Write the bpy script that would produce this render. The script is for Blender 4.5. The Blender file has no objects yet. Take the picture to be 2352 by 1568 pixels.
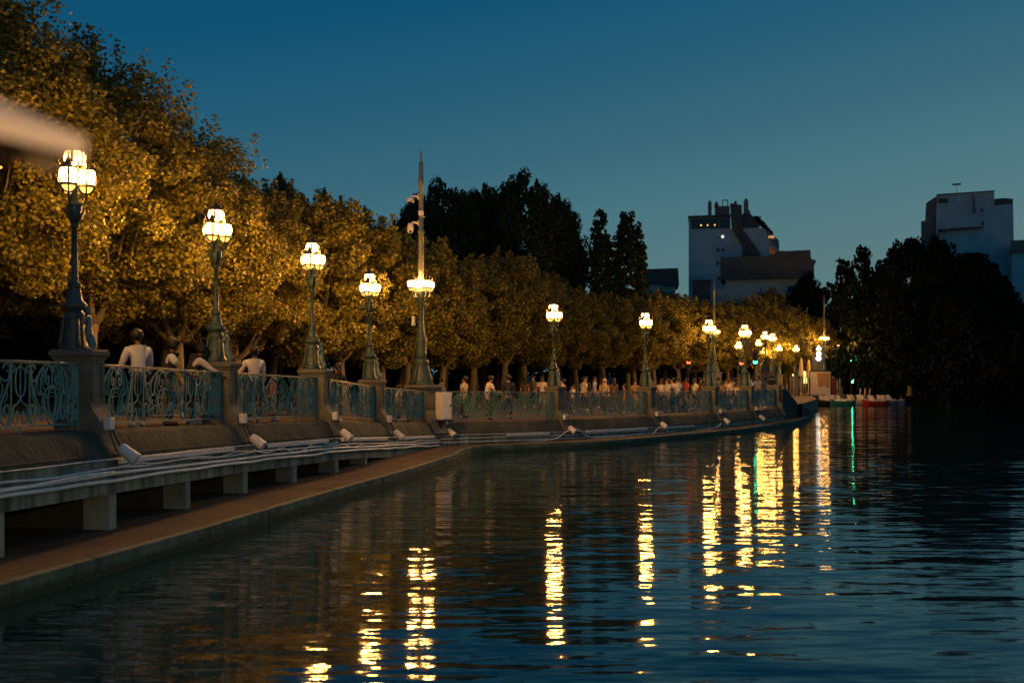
import bpy, bmesh, math, random
import numpy as np
from mathutils import Vector, Matrix
from mathutils.bvhtree import BVHTree

random.seed(7)
rng = np.random.default_rng(11)
scene = bpy.context.scene
COL = scene.collection
PI = math.pi
EYE = 2.84            # eye height above the water
F = 2613.0            # focal length in pixels of a 2352 px wide frame
HZ = 861.0            # horizon row in that frame

def at(px, d, py=None):
    """photo pixel column (2352 px frame) at depth d -> world x, y (and z)"""
    x = (px - 1176.0) / F * d
    if py is None:
        return Vector((x, d, 0))
    return Vector((x, d, EYE + (HZ - py) / F * d))

ORD = ['first', 'second', 'third', 'fourth', 'fifth', 'sixth', 'seventh', 'eighth', 'ninth', 'tenth', 'eleventh',
       'twelfth', 'thirteenth', 'fourteenth', 'fifteenth', 'sixteenth', 'seventeenth', 'eighteenth', 'nineteenth',
       'twentieth', 'twenty-first', 'twenty-second', 'twenty-third', 'twenty-fourth', 'twenty-fifth', 'twenty-sixth', 'twenty-seventh', 'twenty-eighth', 'twenty-ninth', 'thirtieth']

# ------------------------------------------------------------------ materials
MATS = {}
def srgb(r, g, b):
    f = lambda c: c / 12.92 if c <= .04045 else ((c + .055) / 1.055) ** 2.4
    return (f(r / 255.), f(g / 255.), f(b / 255.), 1)

def mat(name, col, rough=.7, var=.0, vscale=4., col2=None, metal=0., bump=0., bscale=20., spec=.5, stretch=None, detail=6.):
    m = bpy.data.materials.new(name)
    m.use_nodes = True
    nt = m.node_tree
    b = nt.nodes['Principled BSDF']
    col = tuple(col[:3]) + (1,)
    b.inputs['Base Color'].default_value = col
    b.inputs['Roughness'].default_value = rough
    b.inputs['Metallic'].default_value = metal
    b.inputs['Specular IOR Level'].default_value = spec
    tc = nt.nodes.new('ShaderNodeTexCoord')
    src = tc.outputs['Object']
    if stretch:
        mp = nt.nodes.new('ShaderNodeMapping')
        mp.inputs['Scale'].default_value = stretch
        nt.links.new(src, mp.inputs['Vector'])
        src = mp.outputs['Vector']
    if col2 is not None or var > 0:
        if col2 is None:
            col2 = tuple(max(0, c * (1 - var)) for c in col[:3])
        n = nt.nodes.new('ShaderNodeTexNoise')
        n.inputs['Scale'].default_value = vscale
        n.inputs['Detail'].default_value = detail
        n.inputs['Roughness'].default_value = .62
        nt.links.new(src, n.inputs['Vector'])
        r = nt.nodes.new('ShaderNodeValToRGB')
        r.color_ramp.elements[0].position = .34
        r.color_ramp.elements[1].position = .66
        r.color_ramp.elements[0].color = tuple(col2[:3]) + (1,)
        r.color_ramp.elements[1].color = col
        nt.links.new(n.outputs['Fac'], r.inputs['Fac'])
        nt.links.new(r.outputs['Color'], b.inputs['Base Color'])
    if bump > 0:
        n2 = nt.nodes.new('ShaderNodeTexNoise')
        n2.inputs['Scale'].default_value = bscale
        n2.inputs['Detail'].default_value = 8
        nt.links.new(src, n2.inputs['Vector'])
        bp = nt.nodes.new('ShaderNodeBump')
        bp.inputs['Strength'].default_value = bump
        bp.inputs['Distance'].default_value = .05
        nt.links.new(n2.outputs['Fac'], bp.inputs['Height'])
        nt.links.new(bp.outputs['Normal'], b.inputs['Normal'])
    MATS[name] = m
    return m

def emat(name, col, strength, sampling='AUTO'):
    m = bpy.data.materials.new(name)
    m.use_nodes = True
    nt = m.node_tree
    nt.nodes.clear()
    o = nt.nodes.new('ShaderNodeOutputMaterial')
    e = nt.nodes.new('ShaderNodeEmission')
    e.inputs['Color'].default_value = tuple(col[:3]) + (1,)
    e.inputs['Strength'].default_value = strength
    nt.links.new(e.outputs[0], o.inputs['Surface'])
    try:
        m.cycles.emission_sampling = sampling
    except Exception:
        pass
    MATS[name] = m
    return m

def leafmat(name, c1, c2, trans=.3, spec=.35):
    m = bpy.data.materials.new(name)
    m.use_nodes = True
    nt = m.node_tree
    nt.nodes.clear()
    o = nt.nodes.new('ShaderNodeOutputMaterial')
    g = nt.nodes.new('ShaderNodeNewGeometry')
    r = nt.nodes.new('ShaderNodeValToRGB')
    r.color_ramp.elements[0].color = tuple(c1) + (1,)
    r.color_ramp.elements[1].color = tuple(c2) + (1,)
    nt.links.new(g.outputs['Random Per Island'], r.inputs['Fac'])
    p = nt.nodes.new('ShaderNodeBsdfPrincipled')
    p.inputs['Roughness'].default_value = .55
    p.inputs['Specular IOR Level'].default_value = spec
    nt.links.new(r.outputs['Color'], p.inputs['Base Color'])
    t = nt.nodes.new('ShaderNodeBsdfTranslucent')
    nt.links.new(r.outputs['Color'], t.inputs['Color'])
    mx = nt.nodes.new('ShaderNodeMixShader')
    mx.inputs['Fac'].default_value = trans
    nt.links.new(p.outputs[0], mx.inputs[1])
    nt.links.new(t.outputs[0], mx.inputs[2])
    nt.links.new(mx.outputs[0], o.inputs['Surface'])
    MATS[name] = m
    return m

LAMP = (1.0, .435, .095)
M = {}
M['concrete'] = mat('concrete', (.34, .37, .31), .9, col2=(.16, .19, .15), vscale=1.6, bump=.5, bscale=9, stretch=(1, 1, .45))
M['apron'] = mat('weathered_stone', (.085, .09, .064), .95, col2=(.03, .036, .026), vscale=1.5, bump=.6, bscale=7)
M['stain'] = mat('stained_concrete', (.31, .35, .30), .92, col2=(.045, .06, .048), vscale=2.2, bump=.4, bscale=12, stretch=(1.6, 1.6, .16))
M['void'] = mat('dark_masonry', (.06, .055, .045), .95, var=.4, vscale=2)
M['stone'] = mat('pillar_stone', (.165, .165, .14), .85, col2=(.085, .085, .07), vscale=3.5, bump=.35, bscale=16)
M['kerb'] = mat('kerb_stone', (.13, .18, .13), .85, col2=(.04, .07, .05), vscale=1.7, bump=.5, bscale=10, stretch=(1, 1, .5))
M['tinted_sand'] = mat('lamp_tinted_earth', (.085, .052, .030), .95, col2=(.03, .022, .015), vscale=.9, bump=.35, bscale=6)  # reddish tint carries the orange lamp light in the path's colour
M['paving'] = mat('paving', (.13, .09, .06), .9, col2=(.075, .055, .04), vscale=.9, bump=.3, bscale=5)
M['iron'] = mat('teal_ironwork', (.13, .35, .32), .42, col2=(.075, .21, .195), vscale=9, spec=.5)
M['rail'] = mat('hand_rail_iron', (.22, .25, .22), .4, col2=(.12, .17, .15), vscale=6, spec=.6)
M['bronze'] = mat('verdigris_iron', (.058, .10, .097), .5, col2=(.03, .052, .05), vscale=7, bump=.3, bscale=22)
M['figure'] = mat('verdigris_figure', (.13, .24, .27), .45, col2=(.07, .13, .16), vscale=9, bump=.3, bscale=25)
M['cage'] = mat('dark_lantern_iron', (.035, .03, .022), .45, var=.3)
M['mast'] = mat('mast_paint', (.22, .24, .22), .5, col2=(.14, .155, .145), vscale=5)
M['globe'] = emat('lit_globe', (1.0, .66, .27), 3.1, 'NONE')
def translucent_globe(m):
    # milky glass: glows itself and lets the bulb inside shine through
    nt = m.node_tree
    e = [n for n in nt.nodes if n.type == 'EMISSION'][0]; o = [n for n in nt.nodes if n.type == 'OUTPUT_MATERIAL'][0]
    t = nt.nodes.new('ShaderNodeBsdfTransparent'); a = nt.nodes.new('ShaderNodeAddShader')
    nt.links.new(e.outputs[0], a.inputs[0]); nt.links.new(t.outputs[0], a.inputs[1]); nt.links.new(a.outputs[0], o.inputs['Surface'])
translucent_globe(M['globe'])
BULB = bpy.data.lights.new('bulb', 'POINT'); BULB.color = LAMP; BULB.energy = 590.; BULB.shadow_soft_size = .14
BULBS = [BULB, BULB.copy(), BULB.copy()]; BULBS[1].energy *= .75; BULBS[2].energy *= 1.15; BULBS[2].color = (1., .46, .07)
M['bowl'] = emat('lit_bowl', (1.0, .50, .10), 2.6, 'NONE')
M['white'] = mat('white_plastic', (.74, .74, .75), .45, var=.2, vscale=5)
M['pipe'] = mat('grey_conduit', (.74, .78, .80), .4, col2=(.50, .55, .56), vscale=3.)
M['black'] = mat('black_rubber', (.02, .02, .02), .6)
M['camera'] = mat('camera_shell', (.66, .63, .60), .4)
M['glass'] = mat('dark_glass', (.01, .012, .015), .08)
M['bark'] = mat('plane_bark', (.20, .155, .10), .9, col2=(.09, .075, .05), vscale=3, bump=.5, bscale=8, stretch=(1, 1, .3))
M['leaf'] = leafmat('plane_leaf', (.028, .036, .005), (.27, .225, .030), .20)
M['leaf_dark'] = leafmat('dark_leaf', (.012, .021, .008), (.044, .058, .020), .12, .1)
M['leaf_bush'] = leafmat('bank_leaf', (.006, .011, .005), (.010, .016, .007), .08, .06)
M['skin'] = mat('skin', (.36, .19, .12), .55)
M['skin_dark'] = mat('dark_skin', (.13, .065, .04), .55)
M['hair'] = mat('dark_hair', (.012, .010, .009), .6)

# ------------------------------------------------------------------ mesh builder
class MB:
    def __init__(s):
        s.v, s.f = [], []
    def add(s, verts, faces, mtx=None):
        o = len(s.v)
        if mtx is not None:
            verts = [mtx @ Vector(p) for p in verts]
        s.v.extend([tuple(p) for p in verts])
        s.f.extend([tuple(i + o for i in f) for f in faces])
        return s
    def box(s, c, d, mtx=None, rz=0, taper=1., bev=0.):
        x, y, z = d[0] / 2, d[1] / 2, d[2] / 2
        if bev > 0:
            prof = [(1, -z + bev, bev), (1, z - bev, 0), (2, z, bev)]
        vs = []
        levels = [(-z, 0)] if bev <= 0 else [(-z, bev), (-z + bev, 0)]
        levels += [(z, 0)] if bev <= 0 else [(z - bev, 0), (z, bev)]
        for k, (zz, b) in enumerate(levels):
            t = taper if zz > 0 else 1.
            if bev <= 0:
                vs += [(-x * t, -y * t, zz), (x * t, -y * t, zz), (x * t, y * t, zz), (-x * t, y * t, zz)]
            else:
                X, Y = x * t - b, y * t - b
                q = bev * .6
                vs += [(-X, -Y + q, zz), (-X + q, -Y, zz), (X - q, -Y, zz), (X, -Y + q, zz), (X, Y - q, zz), (X - q, Y, zz), (-X + q, Y, zz), (-X, Y - q, zz)]
        n = 4 if bev <= 0 else 8
        fs = [tuple(reversed(range(n)))]
        L = len(levels)
        for k in range(L - 1):
            for i in range(n):
                j = (i + 1) % n
                fs.append((k * n + i, k * n + j, (k + 1) * n + j, (k + 1) * n + i))
        fs.append(tuple(range((L - 1) * n, L * n)))
        T = Matrix.Translation(c) @ Matrix.Rotation(rz, 4, 'Z')
        if mtx is not None:
            T = mtx @ T
        return s.add(vs, fs, T)
    def tube(s, pts, r, n=6, cap=True, mtx=None):
        pts = [Vector(p) for p in pts]
        N = len(pts)
        rs = r if isinstance(r, (list, tuple)) else [r] * N
        vs, fs = [], []
        prev = None
        for i, p in enumerate(pts):
            t = (pts[min(i + 1, N - 1)] - pts[max(i - 1, 0)])
            if t.length < 1e-9:
                t = Vector((0, 0, 1))
            t.normalize()
            if prev is None:
                a = Vector((0, 0, 1)) if abs(t.z) < .9 else Vector((1, 0, 0))
                u = t.cross(a).normalized()
            else:
                u = prev - t * prev.dot(t)
                u = u.normalized() if u.length > 1e-6 else t.orthogonal().normalized()
            prev = u
            w = t.cross(u)
            for k in range(n):
                a = 2 * PI * k / n
                vs.append(p + (u * math.cos(a) + w * math.sin(a)) * rs[i])
        for i in range(N - 1):
            for k in range(n):
                j = (k + 1) % n
                fs.append((i * n + k, i * n + j, (i + 1) * n + j, (i + 1) * n + k))
        if cap:
            fs.append(tuple(reversed(range(n))))
            fs.append(tuple(range((N - 1) * n, N * n)))
        return s.add(vs, fs, mtx)
    def lathe(s, prof, n=16, c=(0, 0, 0), mtx=None, sq=0):
        vs, fs = [], []
        for (r, z) in prof:
            for k in range(n):
                a = 2 * PI * (k + .5) / n
                vs.append((c[0] + r * math.cos(a), c[1] + r * math.sin(a), c[2] + z))
        L = len(prof)
        for i in range(L - 1):
            for k in range(n):
                j = (k + 1) % n
                fs.append((i * n + k, i * n + j, (i + 1) * n + j, (i + 1) * n + k))
        fs.append(tuple(reversed(range(n))))
        fs.append(tuple(range((L - 1) * n, L * n)))
        return s.add(vs, fs, mtx)
    def prism(s, poly, a, b, plane='xz', mtx=None):
        """polygon in a plane, extruded along the third axis from a to b"""
        n = len(poly)
        def P(p, t):
            if plane == 'xz': return (p[0], t, p[1])
            if plane == 'yz': return (t, p[0], p[1])
            return (p[0], p[1], t)
        vs = [P(p, a) for p in poly] + [P(p, b) for p in poly]
        fs = [tuple(range(n)), tuple(reversed(range(n, 2 * n)))]
        for i in range(n):
            j = (i + 1) % n
            fs.append((j, i, i + n, j + n))
        return s.add(vs, fs, mtx)
    def ball(s, c, r, n=10, m=7, mtx=None):
        rx, ry, rz = (r, r, r) if not isinstance(r, (tuple, list)) else r
        vs, fs = [], []
        for i in range(1, m):
            ph = PI * i / m
            for k in range(n):
                a = 2 * PI * k / n
                vs.append((c[0] + rx * math.sin(ph) * math.cos(a), c[1] + ry * math.sin(ph) * math.sin(a), c[2] - rz * math.cos(ph)))
        b = len(vs); vs.append((c[0], c[1], c[2] - rz)); vs.append((c[0], c[1], c[2] + rz))
        for i in range(m - 2):
            for k in range(n):
                j = (k + 1) % n
                fs.append((i * n + k, i * n + j, (i + 1) * n + j, (i + 1) * n + k))
        for k in range(n):
            j = (k + 1) % n
            fs.append((b, j, k)); fs.append((b + 1, (m - 2) * n + k, (m - 2) * n + j))
        return s.add(vs, fs, mtx)
    def mesh(s, name, m, smooth=False):
        me = bpy.data.meshes.new(name)
        me.from_pydata(s.v, [], s.f)
        me.materials.append(m)
        bm = bmesh.new(); bm.from_mesh(me)
        bmesh.ops.recalc_face_normals(bm, faces=bm.faces)
        bm.to_mesh(me); bm.free()
        if smooth:
            me.polygons.foreach_set('use_smooth', [True] * len(me.polygons))
        me.update()
        return me
    def build(s, name, m, parent=None, smooth=False):
        return link(name, s.mesh(name, m, smooth), parent)

def link(name, me, parent=None):
    o = bpy.data.objects.new(name, me)
    COL.objects.link(o)
    if parent is not None:
        o.parent = parent
    return o

def tag(o, label=None, cat=None, group=None, kind=None):
    if label: o['label'] = label
    if cat: o['category'] = cat
    if group: o['group'] = group
    if kind: o['kind'] = kind
    return o

def thing(name, label, cat, loc=(0, 0, 0), rz=0, group=None):
    o = bpy.data.objects.new(name, None)
    o.empty_display_size = .2
    COL.objects.link(o)
    o.location = loc
    o.rotation_euler = (0, 0, rz)
    return tag(o, label, cat, group)

def copy_tree(o, parent=None):
    c = o.copy()
    COL.objects.link(c)
    c.parent = parent
    for ch in list(o.children):
        copy_tree(ch, c)
    return c

def structure(o):
    o['kind'] = 'structure'
    return o

def cr(pts, n=6):
    """Catmull-Rom through points"""
    P = [Vector(p) for p in pts]
    P = [P[0] * 2 - P[1]] + P + [P[-1] * 2 - P[-2]]
    out = []
    for i in range(1, len(P) - 2):
        p0, p1, p2, p3 = P[i - 1], P[i], P[i + 1], P[i + 2]
        for k in range(n):
            t = k / n
            out.append(.5 * ((2 * p1) + (p2 - p0) * t + (2 * p0 - 5 * p1 + 4 * p2 - p3) * t * t + (3 * p1 - p0 - 3 * p2 + p3) * t ** 3))
    out.append(P[-2])
    return out

# ------------------------------------------------------------------ the plan of the promenade
PIER = [(-8.25, 13.2), (-7.16, 19.15), (-6.30, 25.0), (-5.10, 30.2), (-4.30, 36.0), (-3.10, 41.5),
        (1.86, 46.4), (6.25, 51.8), (10.10, 57.2), (13.0, 62.5), (15.8, 68.0)]
RB = [-.74, -.81, -.95, -1.08, -1.38, -1.60, -1.70, -1.76, -1.80, -1.83, -1.85]     # bottom of railing, seen from the eye
PZ = [EYE + r for r in RB]
PV = [Vector((p[0], p[1], z)) for p, z in zip(PIER, PZ)]
def tang(i):
    a = PV[max(i - 1, 0)]; b = PV[min(i + 1, len(PV) - 1)]
    t = (b - a); t.z = 0
    return t.normalized()
TAN = [tang(i) for i in range(len(PV))]
NOR = [Vector((t.y, -t.x, 0)) for t in TAN]       # towards the water

# densified rail line
LINE = []      # (pos, normal) along the rail, pos.z = bottom of railing
pre = [PV[0] + (PV[0] - PV[1]) * k for k in (2.2, 1.1)]
allp = pre + PV
for i in range(len(allp) - 1):
    a, b = allp[i], allp[i + 1]
    for k in range(6):
        LINE.append(a.lerp(b, k / 6))
LINE.append(allp[-1])
def line_n(i):
    a = LINE[max(i - 3, 0)]; b = LINE[min(i + 3, len(LINE) - 1)]
    t = (b - a); t.z = 0; t.normalize()
    return Vector((t.y, -t.x, 0))
LN = [line_n(i) for i in range(len(LINE))]
def off(i, out, dz):
    return LINE[i] + LN[i] * out + Vector((0, 0, dz))
def rail_at_px(px, back=.45):
    """point on the promenade `back` metres behind the railing in photo column px, and rail angle"""
    best = None
    for i in range(len(LINE) - 1):
        a, b = LINE[i] - LN[i] * back, LINE[i + 1] - LN[i + 1] * back
        xa, xb = 1176 + a.x / a.y * F, 1176 + b.x / b.y * F
        if (xa - px) * (xb - px) <= 0 and xa != xb:
            t = (px - xa) / (xb - xa)
            p = a.lerp(b, t); p.z -= .12
            return p, math.atan2(LN[i].y, LN[i].x)
    return None
def strip(rows, name, m, parent=None, smooth=False, close=False):
    """rows: list of equally long lists of points -> one sheet"""
    vs = [p for r in rows for p in r]
    n = len(rows[0])
    fs = []
    for i in range(len(rows) - 1):
        for k in range(n - 1):
            fs.append((i * n + k, i * n + k + 1, (i + 1) * n + k + 1, (i + 1) * n + k))
    mb = MB(); mb.add(vs, fs)
    me = bpy.data.meshes.new(name)
    me.from_pydata([tuple(v) for v in vs], [], fs)
    me.materials.append(m)
    if smooth:
        me.polygons.foreach_set('use_smooth', [True] * len(me.polygons))
    return link(name, me, parent)

# ------------------------------------------------------------------ land
shore = [Vector((18.2, 71.5, 1.05)), Vector((20.5, 79, .95)), Vector((25.5, 95, .85)), Vector((29.5, 112, .8)), Vector((33, 117, .8)),
         Vector((43, 119, .8)), Vector((60, 111, .8)), Vector((90, 103, .8)), Vector((150, 98, .8)), Vector((400, 96, .8))]
front = [off(i, .12, -.12) for i in range(len(LINE))] + shore
dirs = [(-n) for n in LN] + [Vector((-.82, .57, 0)), Vector((-.78, .62, 0)), Vector((-.65, .76, 0)), Vector((-.5, .86, 0)), Vector((-.2, .98, 0)),
        Vector((.1, .99, 0)), Vector((.2, .98, 0)), Vector((.2, .98, 0)), Vector((.2, .98, 0)), Vector((.3, .95, 0))]
# smooth the inland directions so that the sheet never folds
dv = [d.normalized() for d in dirs]
for _ in range(6):
    dv = [(dv[max(i - 1, 0)] + dv[i] + dv[min(i + 1, len(dv) - 1)]).normalized() for i in range(len(dv))]
rows = []
for o_, rise in ((0, 0), (3, .0), (9, .12), (20, .45), (40, .75), (90, 1.5), (1500, 4)):
    rows.append([p + d * o_ + Vector((0, 0, rise)) for p, d in zip(front, dv)])
land = structure(strip(rows, 'ground', M['paving']))
bank = structure(strip([[p + Vector((0, 0, -.002)) for p in shore], [Vector((p.x, p.y, -1.2)) - d * .25 for p, d in zip(shore, dv[-len(shore):])]], 'shore_bank', M['kerb']))
_bm = bmesh.new(); _bm.from_mesh(land.data)
BVH = BVHTree.FromBMesh(_bm)
def ground_z(x, y, default=1.0):
    h = BVH.ray_cast(Vector((x, y, 60)), Vector((0, 0, -1)))
    return h[0].z if h[0] is not None else default

# water
mb = MB()
mb.add([(-700, -400, 0), (2500, -400, 0), (2500, 2500, 0), (-700, 2500, 0)], [(0, 1, 2, 3)])
wm = bpy.data.materials.new('lake_water'); wm.use_nodes = True
nt = wm.node_tree; pb = nt.nodes['Principled BSDF']
pb.inputs['Base Color'].default_value = (.006, .032, .034, 1)
pb.inputs['Roughness'].default_value = .035
pb.inputs['IOR'].default_value = 1.42
tc = nt.nodes.new('ShaderNodeTexCoord')
def wave(scale, ax, ay, detail=2.):
    mp = nt.nodes.new('ShaderNodeMapping'); mp.inputs['Scale'].default_value = scale
    mp.inputs['Rotation'].default_value = (0, 0, math.radians(random.uniform(-6, 6)))
    nt.links.new(tc.outputs['Object'], mp.inputs['Vector'])
    n = nt.nodes.new('ShaderNodeTexNoise'); n.inputs['Scale'].default_value = 1.; n.inputs['Detail'].default_value = detail
    n.inputs['Roughness'].default_value = .5
    nt.links.new(mp.outputs['Vector'], n.inputs['Vector'])
    s = nt.nodes.new('ShaderNodeVectorMath'); s.operation = 'SUBTRACT'; s.inputs[1].default_value = (.5, .5, .5)
    nt.links.new(n.outputs['Color'], s.inputs[0])
    a = nt.nodes.new('ShaderNodeVectorMath'); a.operation = 'MULTIPLY'; a.inputs[1].default_value = (ax, ay, 0)
    nt.links.new(s.outputs[0], a.inputs[0])
    return a.outputs[0]
w1 = wave((.8, 5.2, 1), .035, .27)
w2 = wave((2.6, 13., 1), .04, .14)
w3 = wave((.2, .8, 1), .015, .055)
def vadd(a, b):
    n = nt.nodes.new('ShaderNodeVectorMath'); n.operation = 'ADD'
    if isinstance(a, tuple): n.inputs[0].default_value = a
    else: nt.links.new(a, n.inputs[0])
    nt.links.new(b, n.inputs[1]); return n.outputs[0]
# calmer and more ruffled patches
mpp = nt.nodes.new('ShaderNodeMapping'); mpp.inputs['Scale'].default_value = (.07, .16, 1)
nt.links.new(tc.outputs['Object'], mpp.inputs['Vector'])
npp = nt.nodes.new('ShaderNodeTexNoise'); npp.inputs['Scale'].default_value = 1.; npp.inputs['Detail'].default_value = 3.
nt.links.new(mpp.outputs['Vector'], npp.inputs['Vector'])
mrp = nt.nodes.new('ShaderNodeMapRange'); mrp.inputs['From Min'].default_value = .33; mrp.inputs['From Max'].default_value = .67
mrp.inputs['To Min'].default_value = .55; mrp.inputs['To Max'].default_value = 1.35
nt.links.new(npp.outputs['Fac'], mrp.inputs['Value'])
scl = nt.nodes.new('ShaderNodeVectorMath'); scl.operation = 'SCALE'
nt.links.new(vadd(w1, w2), scl.inputs[0]); nt.links.new(mrp.outputs['Result'], scl.inputs['Scale'])
sm = vadd((0, 0, 1), vadd(scl.outputs[0], w3))
nn = nt.nodes.new('ShaderNodeVectorMath'); nn.operation = 'NORMALIZE'; nt.links.new(sm, nn.inputs[0])
nt.links.new(nn.outputs[0], pb.inputs['Normal'])
structure(mb.build('water', wm))

# ------------------------------------------------------------------ quay wall: coping, beam, columns, dark gallery
qw = thing('quay_wall', 'stained concrete quay wall with open gallery of short columns under the railing', 'wall')
n = len(LINE)
I = range(n)
strip([[off(i, .10, -.118) for i in I], [off(i, .22, -.115) for i in I], [off(i, .32, -.17) for i in I], [off(i, .42, -.33) for i in I], [off(i, .50, -.50) for i in I],
       [off(i, .56, -.505) for i in I], [off(i, .56, -.56) for i in I], [off(i, .50, -.565) for i in I]], 'coping', M['apron'], qw)
def beam_bottom(i):
    z = LINE[i].z - 1.17
    k = (i / 6.) - 2           # pier index (0 = the pier left of the frame)
    close = max(0., min(1., (k - 3.6) / .9))
    return z * (1 - close) + .20 * close
strip([[off(i, .50, -.565) for i in I], [Vector((*off(i, .50, 0).xy, beam_bottom(i))) for i in I], [Vector((*off(i, .08, 0).xy, beam_bottom(i))) for i in I]], 'beam', M['stain'], qw)
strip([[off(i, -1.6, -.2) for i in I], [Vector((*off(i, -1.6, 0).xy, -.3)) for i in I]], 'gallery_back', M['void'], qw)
for k in range(-2 * 2, 2 * 4 + 1):
    i = int(round((k / 2. + 2) * 6))
    if i < 0 or i >= n: continue
    mb = MB()
    p = LINE[i]; a = math.atan2(LN[i].y, LN[i].x)
    top = beam_bottom(i) + .01
    if top < .42: continue
    wide = .24 if k % 2 == 0 else .20
    c = p + LN[i] * .24
    mb.box((c.x, c.y, (top + .2) / 2), (.46, wide, top - .2), rz=a)
    # cross wall running back into the gallery
    c2 = p + LN[i] * -.75
    mb.build('column', M['concrete'], qw)
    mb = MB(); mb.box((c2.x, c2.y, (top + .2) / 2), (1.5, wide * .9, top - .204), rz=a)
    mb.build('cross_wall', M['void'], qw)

# algae stain along the waterline of the kerb
nt = M['kerb'].node_tree
pb_ = nt.nodes['Principled BSDF']; lk = pb_.inputs['Base Color'].links[0]; src_ = lk.from_socket
g_ = nt.nodes.new('ShaderNodeNewGeometry'); sp_ = nt.nodes.new('ShaderNodeSeparateXYZ'); nt.links.new(g_.outputs['Position'], sp_.inputs[0])
nz_ = nt.nodes.new('ShaderNodeTexNoise'); nz_.inputs['Scale'].default_value = 2.2; nz_.inputs['Detail'].default_value = 6.
nt.links.new(g_.outputs['Position'], nz_.inputs['Vector'])
m1_ = nt.nodes.new('ShaderNodeMath'); m1_.operation = 'MULTIPLY_ADD'; m1_.inputs[1].default_value = -.22
nt.links.new(nz_.outputs['Fac'], m1_.inputs[0]); nt.links.new(sp_.outputs['Z'], m1_.inputs[2])
mr_ = nt.nodes.new('ShaderNodeMapRange'); mr_.inputs['From Min'].default_value = -.03; mr_.inputs['From Max'].default_value = .05
nt.links.new(m1_.outputs[0], mr_.inputs['Value'])
mx_ = nt.nodes.new('ShaderNodeMix'); mx_.data_type = 'RGBA'; mx_.inputs[6].default_value = (.03, .05, .026, 1)
nt.links.new(mr_.outputs['Result'], mx_.inputs['Factor']); nt.links.new(src_, mx_.inputs[7]); nt.links.new(mx_.outputs[2], pb_.inputs['Base Color'])

# lower walkway and its kerb
EDGE = [(-9.6, -3), (-8.35, 3.), (-7.3, 9.), (-6.29, 13.97), (-5.15, 19.4), (-3.95, 25.7), (-2.85, 31.0), (-1.9, 36.5), (-1.05, 41.4)]
edge = [Vector((x, y, .26)) for x, y in EDGE]
for i in range(6, len(PV)):
    w = {6: 2.1, 7: 1.7, 8: 1.6, 9: 1.5, 10: 1.4}[i]
    q = PV[i] + NOR[i] * w
    edge.append(Vector((q.x, q.y, .26 - .06 * min(1, (i - 5) / 2))))
edge.append(Vector((20.6, 77.5, .2)))
ed = cr(edge, 5)
inner = []
for p in ed:
    best = min(range(n), key=lambda i: (LINE[i].xy - p.xy).length)
    q = off(best, -1.7, 0)
    if p.y < 2: q = Vector((p.x - 5, p.y, 0))
    inner.append(Vector((q.x, q.y, p.z)))
structure(strip([ed, inner], 'walkway', M['tinted_sand']))
def off2(pts, d):
    o = []
    for i, p in enumerate(pts):
        t = pts[min(i + 1, len(pts) - 1)] - pts[max(i - 1, 0)]; t.z = 0; t.normalize()
        o.append(p + Vector((t.y, -t.x, 0)) * d)
    return o
dz = lambda pts, z: [p + Vector((0, 0, z)) for p in pts]
def absz(pts, z): return [Vector((p.x, p.y, z)) for p in pts]
structure(strip([off2(dz(ed, .006), -.16), off2(dz(ed, .01), -.02), off2(dz(ed, .0), .0), absz(off2(ed, .005), .055), absz(off2(ed, .05), .05), absz(off2(ed, .055), -.5)], 'kerb', M['kerb']))

mb = MB()
acc = 0.
for i in range(len(ed) - 1):
    L_ = (ed[i + 1] - ed[i]).length; acc += L_
    if acc > 2.6:
        acc = 0.
        t_ = (ed[i + 1] - ed[i]).normalized(); nn_ = Vector((t_.y, -t_.x, 0))
        c_ = ed[i]
        mb.box((c_.x + nn_.x * .006, c_.y + nn_.y * .006, c_.z - .10), (.022, .012, .20), rz=math.atan2(t_.y, t_.x))
        mb.box((c_.x - nn_.x * .085, c_.y - nn_.y * .085, c_.z + .009), (.018, .15, .008), rz=math.atan2(t_.y, t_.x))
structure(mb.build('kerb_joints', M['void']))

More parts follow.
